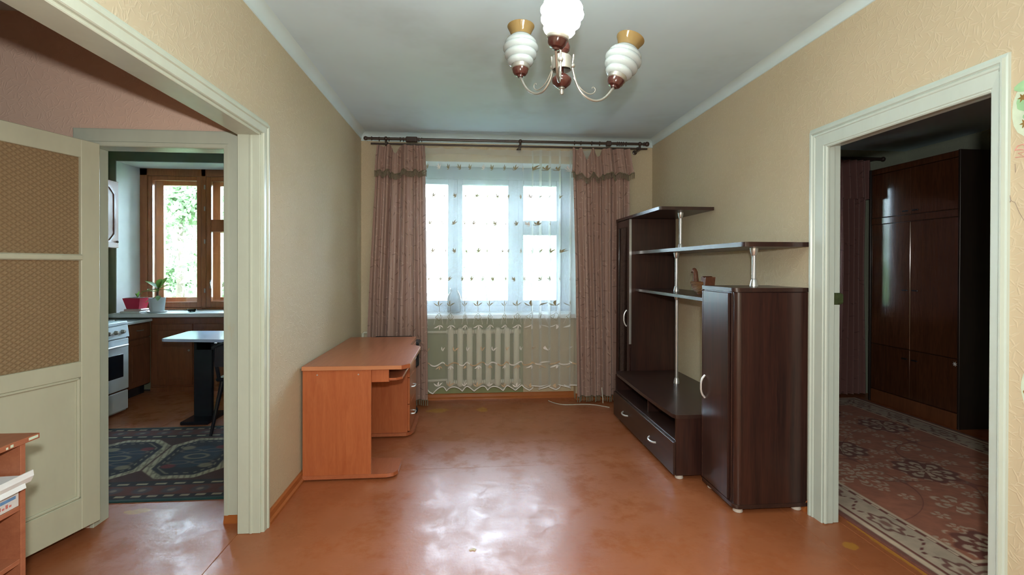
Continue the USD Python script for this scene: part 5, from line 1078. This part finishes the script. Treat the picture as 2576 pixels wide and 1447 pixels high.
# ---------------------------------------------------------------- bedroom furniture
t = Thing('wardrobe', 'tall dark polished wardrobe with upper cupboard doors in the bedroom', 'wardrobe', (4.42, 4.2, 0))
AX, AX1, AY0, AY1 = 4.113, 4.70, 3.728, 4.66
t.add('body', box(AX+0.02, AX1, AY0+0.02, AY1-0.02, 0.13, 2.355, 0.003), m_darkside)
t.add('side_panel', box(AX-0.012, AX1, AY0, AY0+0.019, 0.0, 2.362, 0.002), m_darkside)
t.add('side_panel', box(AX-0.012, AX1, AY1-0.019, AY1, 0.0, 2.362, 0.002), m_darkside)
t.add('plinth', box(AX-0.002, AX1, AY0+0.02, AY1-0.02, 0.0, 0.125, 0.002), m_kcab)
t.add('cornice', box(AX-0.004, AX1, AY0+0.02, AY1-0.02, 2.305, 2.36, 0.003), m_darkwood)
t.add('mid_rail', box(AX-0.004, AX+0.02, AY0+0.02, AY1-0.02, 1.80, 1.862, 0.003), m_darkwood)
ym = 4.20
for a_, b_ in ((AY0+0.021, ym-0.002), (ym+0.002, AY1-0.021)):
    for z0, z1 in ((1.866, 2.302), (0.592, 1.797), (0.132, 0.588)):
        d = t.add('door', box(AX, AX+0.018, a_, b_, z0, z1, 0.003), m_darkwood)
        hy = a_+0.05 if a_ > ym else b_-0.05
        hz = {1.866: 1.90, 0.592: 1.15, 0.132: 0.50}[z0]
        t.add('handle', box(AX-0.012, AX, hy-0.03, hy+0.03, hz-0.006, hz+0.006, 0.003), m_dark, parent=d)
t.add('sticker', prism_axis(star(3.775, 0.545, 0.022, 7), AX-0.0015, AX+0.0005, 'x'), m_paper, label='small white sticker', smooth=False)
# bedroom curtain and its pelmet rail
def bed_curtain(name, label, xa, xb_, seed, mat):
    q = np.random.default_rng(seed).uniform(0, 6, 3)
    t = Thing(name, label, 'curtain', ((xa+xb_)/2, 4.80, 0))
    def S(u, v):
        w = 1-(0.20 if xb_-xa < 0.5 else 0.0)*np.exp(-((v-0.55)/0.35)**2)
        return xa+(xb_-xa)*(0.5+(u-0.5)*w), 4.79+0.035*np.sin(2*PI*5.5*u*((xb_-xa)/0.4)+q[0])*(0.8+0.2*np.sin(6*u+q[1])), 0.03+2.46*v
    t.add('panel', grid(S, 120, 20), mat, smooth=True)
    def VS(u, v):
        x, y, z = S(u, 0.84+0.16*v); return xa-0.01+(xb_-xa+0.02)*u, y-0.025-0.02*(1-v), z-0.02*np.abs(np.sin(PI*u*3))*(1-v)
    t.add('valance', grid(VS, 100, 8), mat, smooth=True)
m_bedcurtain = fabric('bedroom_curtain_cloth', (0.23, 0.12, 0.11), (0.10, 0.05, 0.045), (0.28, 0.16, 0.14), 0.10)
bed_curtain('bedroom_curtain', 'dusky brown curtain with valance in the bedroom beside the wardrobe', 3.86, 4.20, 1, m_bedcurtain)
bed_curtain('bedroom_curtain', 'wide drawn dusky brown bedroom curtain hidden behind the doorway wall', 2.30, 3.79, 2, m_bedcurtain)
t = Thing('bedroom_curtain_rail', 'dark wooden curtain rail near the bedroom ceiling', 'curtain rail', (3.3, 4.80, 2.5))
t.add('rod', cyl((2.15, 4.79, 2.515), (4.36, 4.79, 2.515), 0.016, 14), m_rod)
t.add('finial', ball((4.37, 4.79, 2.515), 0.024), m_rod)
for x in (2.4, 4.28): t.add('bracket', box(x-0.012, x+0.012, 4.785, YB, 2.50, 2.53, 0.003), m_rod)
# ---------------------------------------------------------------- outside
single('lawn', cat([bx(-40, 40, 6.6, 45, -4.6, -4.5)]), m_grass, 'green lawn below the windows', 'lawn', False, kind='stuff')
def tree(label, x, y, hgt, rad, n, seed, ls=0.085):
    q = np.random.default_rng(seed); t = Thing('tree', label, 'tree', (x, y, -4.495), group='trees outside the windows')
    zb = -4.49; zt = zb+hgt
    t.add('trunk', tube([(x, y, zb), (x+0.1, y, zb+hgt*0.3), (x-0.05, y+0.1, zb+hgt*0.6), (x, y, zb+hgt*0.92)], [0.17, 0.14, 0.09, 0.03], 10), m_bark)
    br = []
    for k in range(9):
        a = q.uniform(0, 2*PI); z0 = zb+hgt*q.uniform(0.3, 0.75); L = rad*q.uniform(0.5, 0.9)
        br.append(tube([(x, y, z0), (x+0.5*L*math.cos(a), y+0.5*L*math.sin(a), z0+0.3*L), (x+L*math.cos(a), y+L*math.sin(a), z0+0.75*L)], [0.05, 0.035, 0.012], 6))
    t.add('branches', cat(br), m_bark)
    cz = zb+hgt*0.62; nb = 26
    cc = q.normal(0, 1, (nb, 3)); cc /= np.linalg.norm(cc, axis=1)[:, None]; cc *= (q.uniform(0.25, 1, (nb, 1)))**0.6
    cc = cc*[rad*0.85, rad*0.85, hgt*0.36]+[x, y, cz]
    i = q.integers(0, nb, n); d = q.normal(0, 1, (n, 3)); d /= np.linalg.norm(d, axis=1)[:, None]
    p = cc[i]+d*(q.uniform(0, 1, (n, 1))**0.5)*rad*0.36
    a = q.normal(0, 1, (n, 3)); a /= np.linalg.norm(a, axis=1)[:, None]; b_ = np.cross(a, q.normal(0, 1, (n, 3))); b_ /= np.linalg.norm(b_, axis=1)[:, None]
    s = ls*q.uniform(0.6, 1.2, (n, 1))
    v = np.stack([p-a*s, p+b_*s*0.45, p+a*s, p-b_*s*0.45], 1).reshape(-1, 3); k = np.arange(n)[:, None]*4
    f = np.vstack([k+[[0, 1, 2]], k+[[0, 2, 3]]])
    t.add('crown', trimesh.Trimesh(v, f, process=False), m_treeleaf, smooth=False, kind='stuff')
for i, (lb, x, y, hg, rd, n) in enumerate((
    ('leafy tree outside the left pane of the living room window', -2.0, 10.5, 7.2, 1.45, 16000),
    ('broad leafy tree outside the middle of the living room window', 0.6, 15.5, 8.0, 2.1, 22000),
    ('leafy tree outside the right pane of the living room window', 2.7, 10.5, 7.0, 1.45, 16000),
    ('tall leafy tree outside the kitchen window', -6.3, 11.2, 8.2, 1.8, 20000),
    ('far leafy tree further left outside the kitchen window', -9.0, 17.0, 9.2, 2.3, 22000))):
    tree(lb, x, y, hg, rd, n, 40+i)
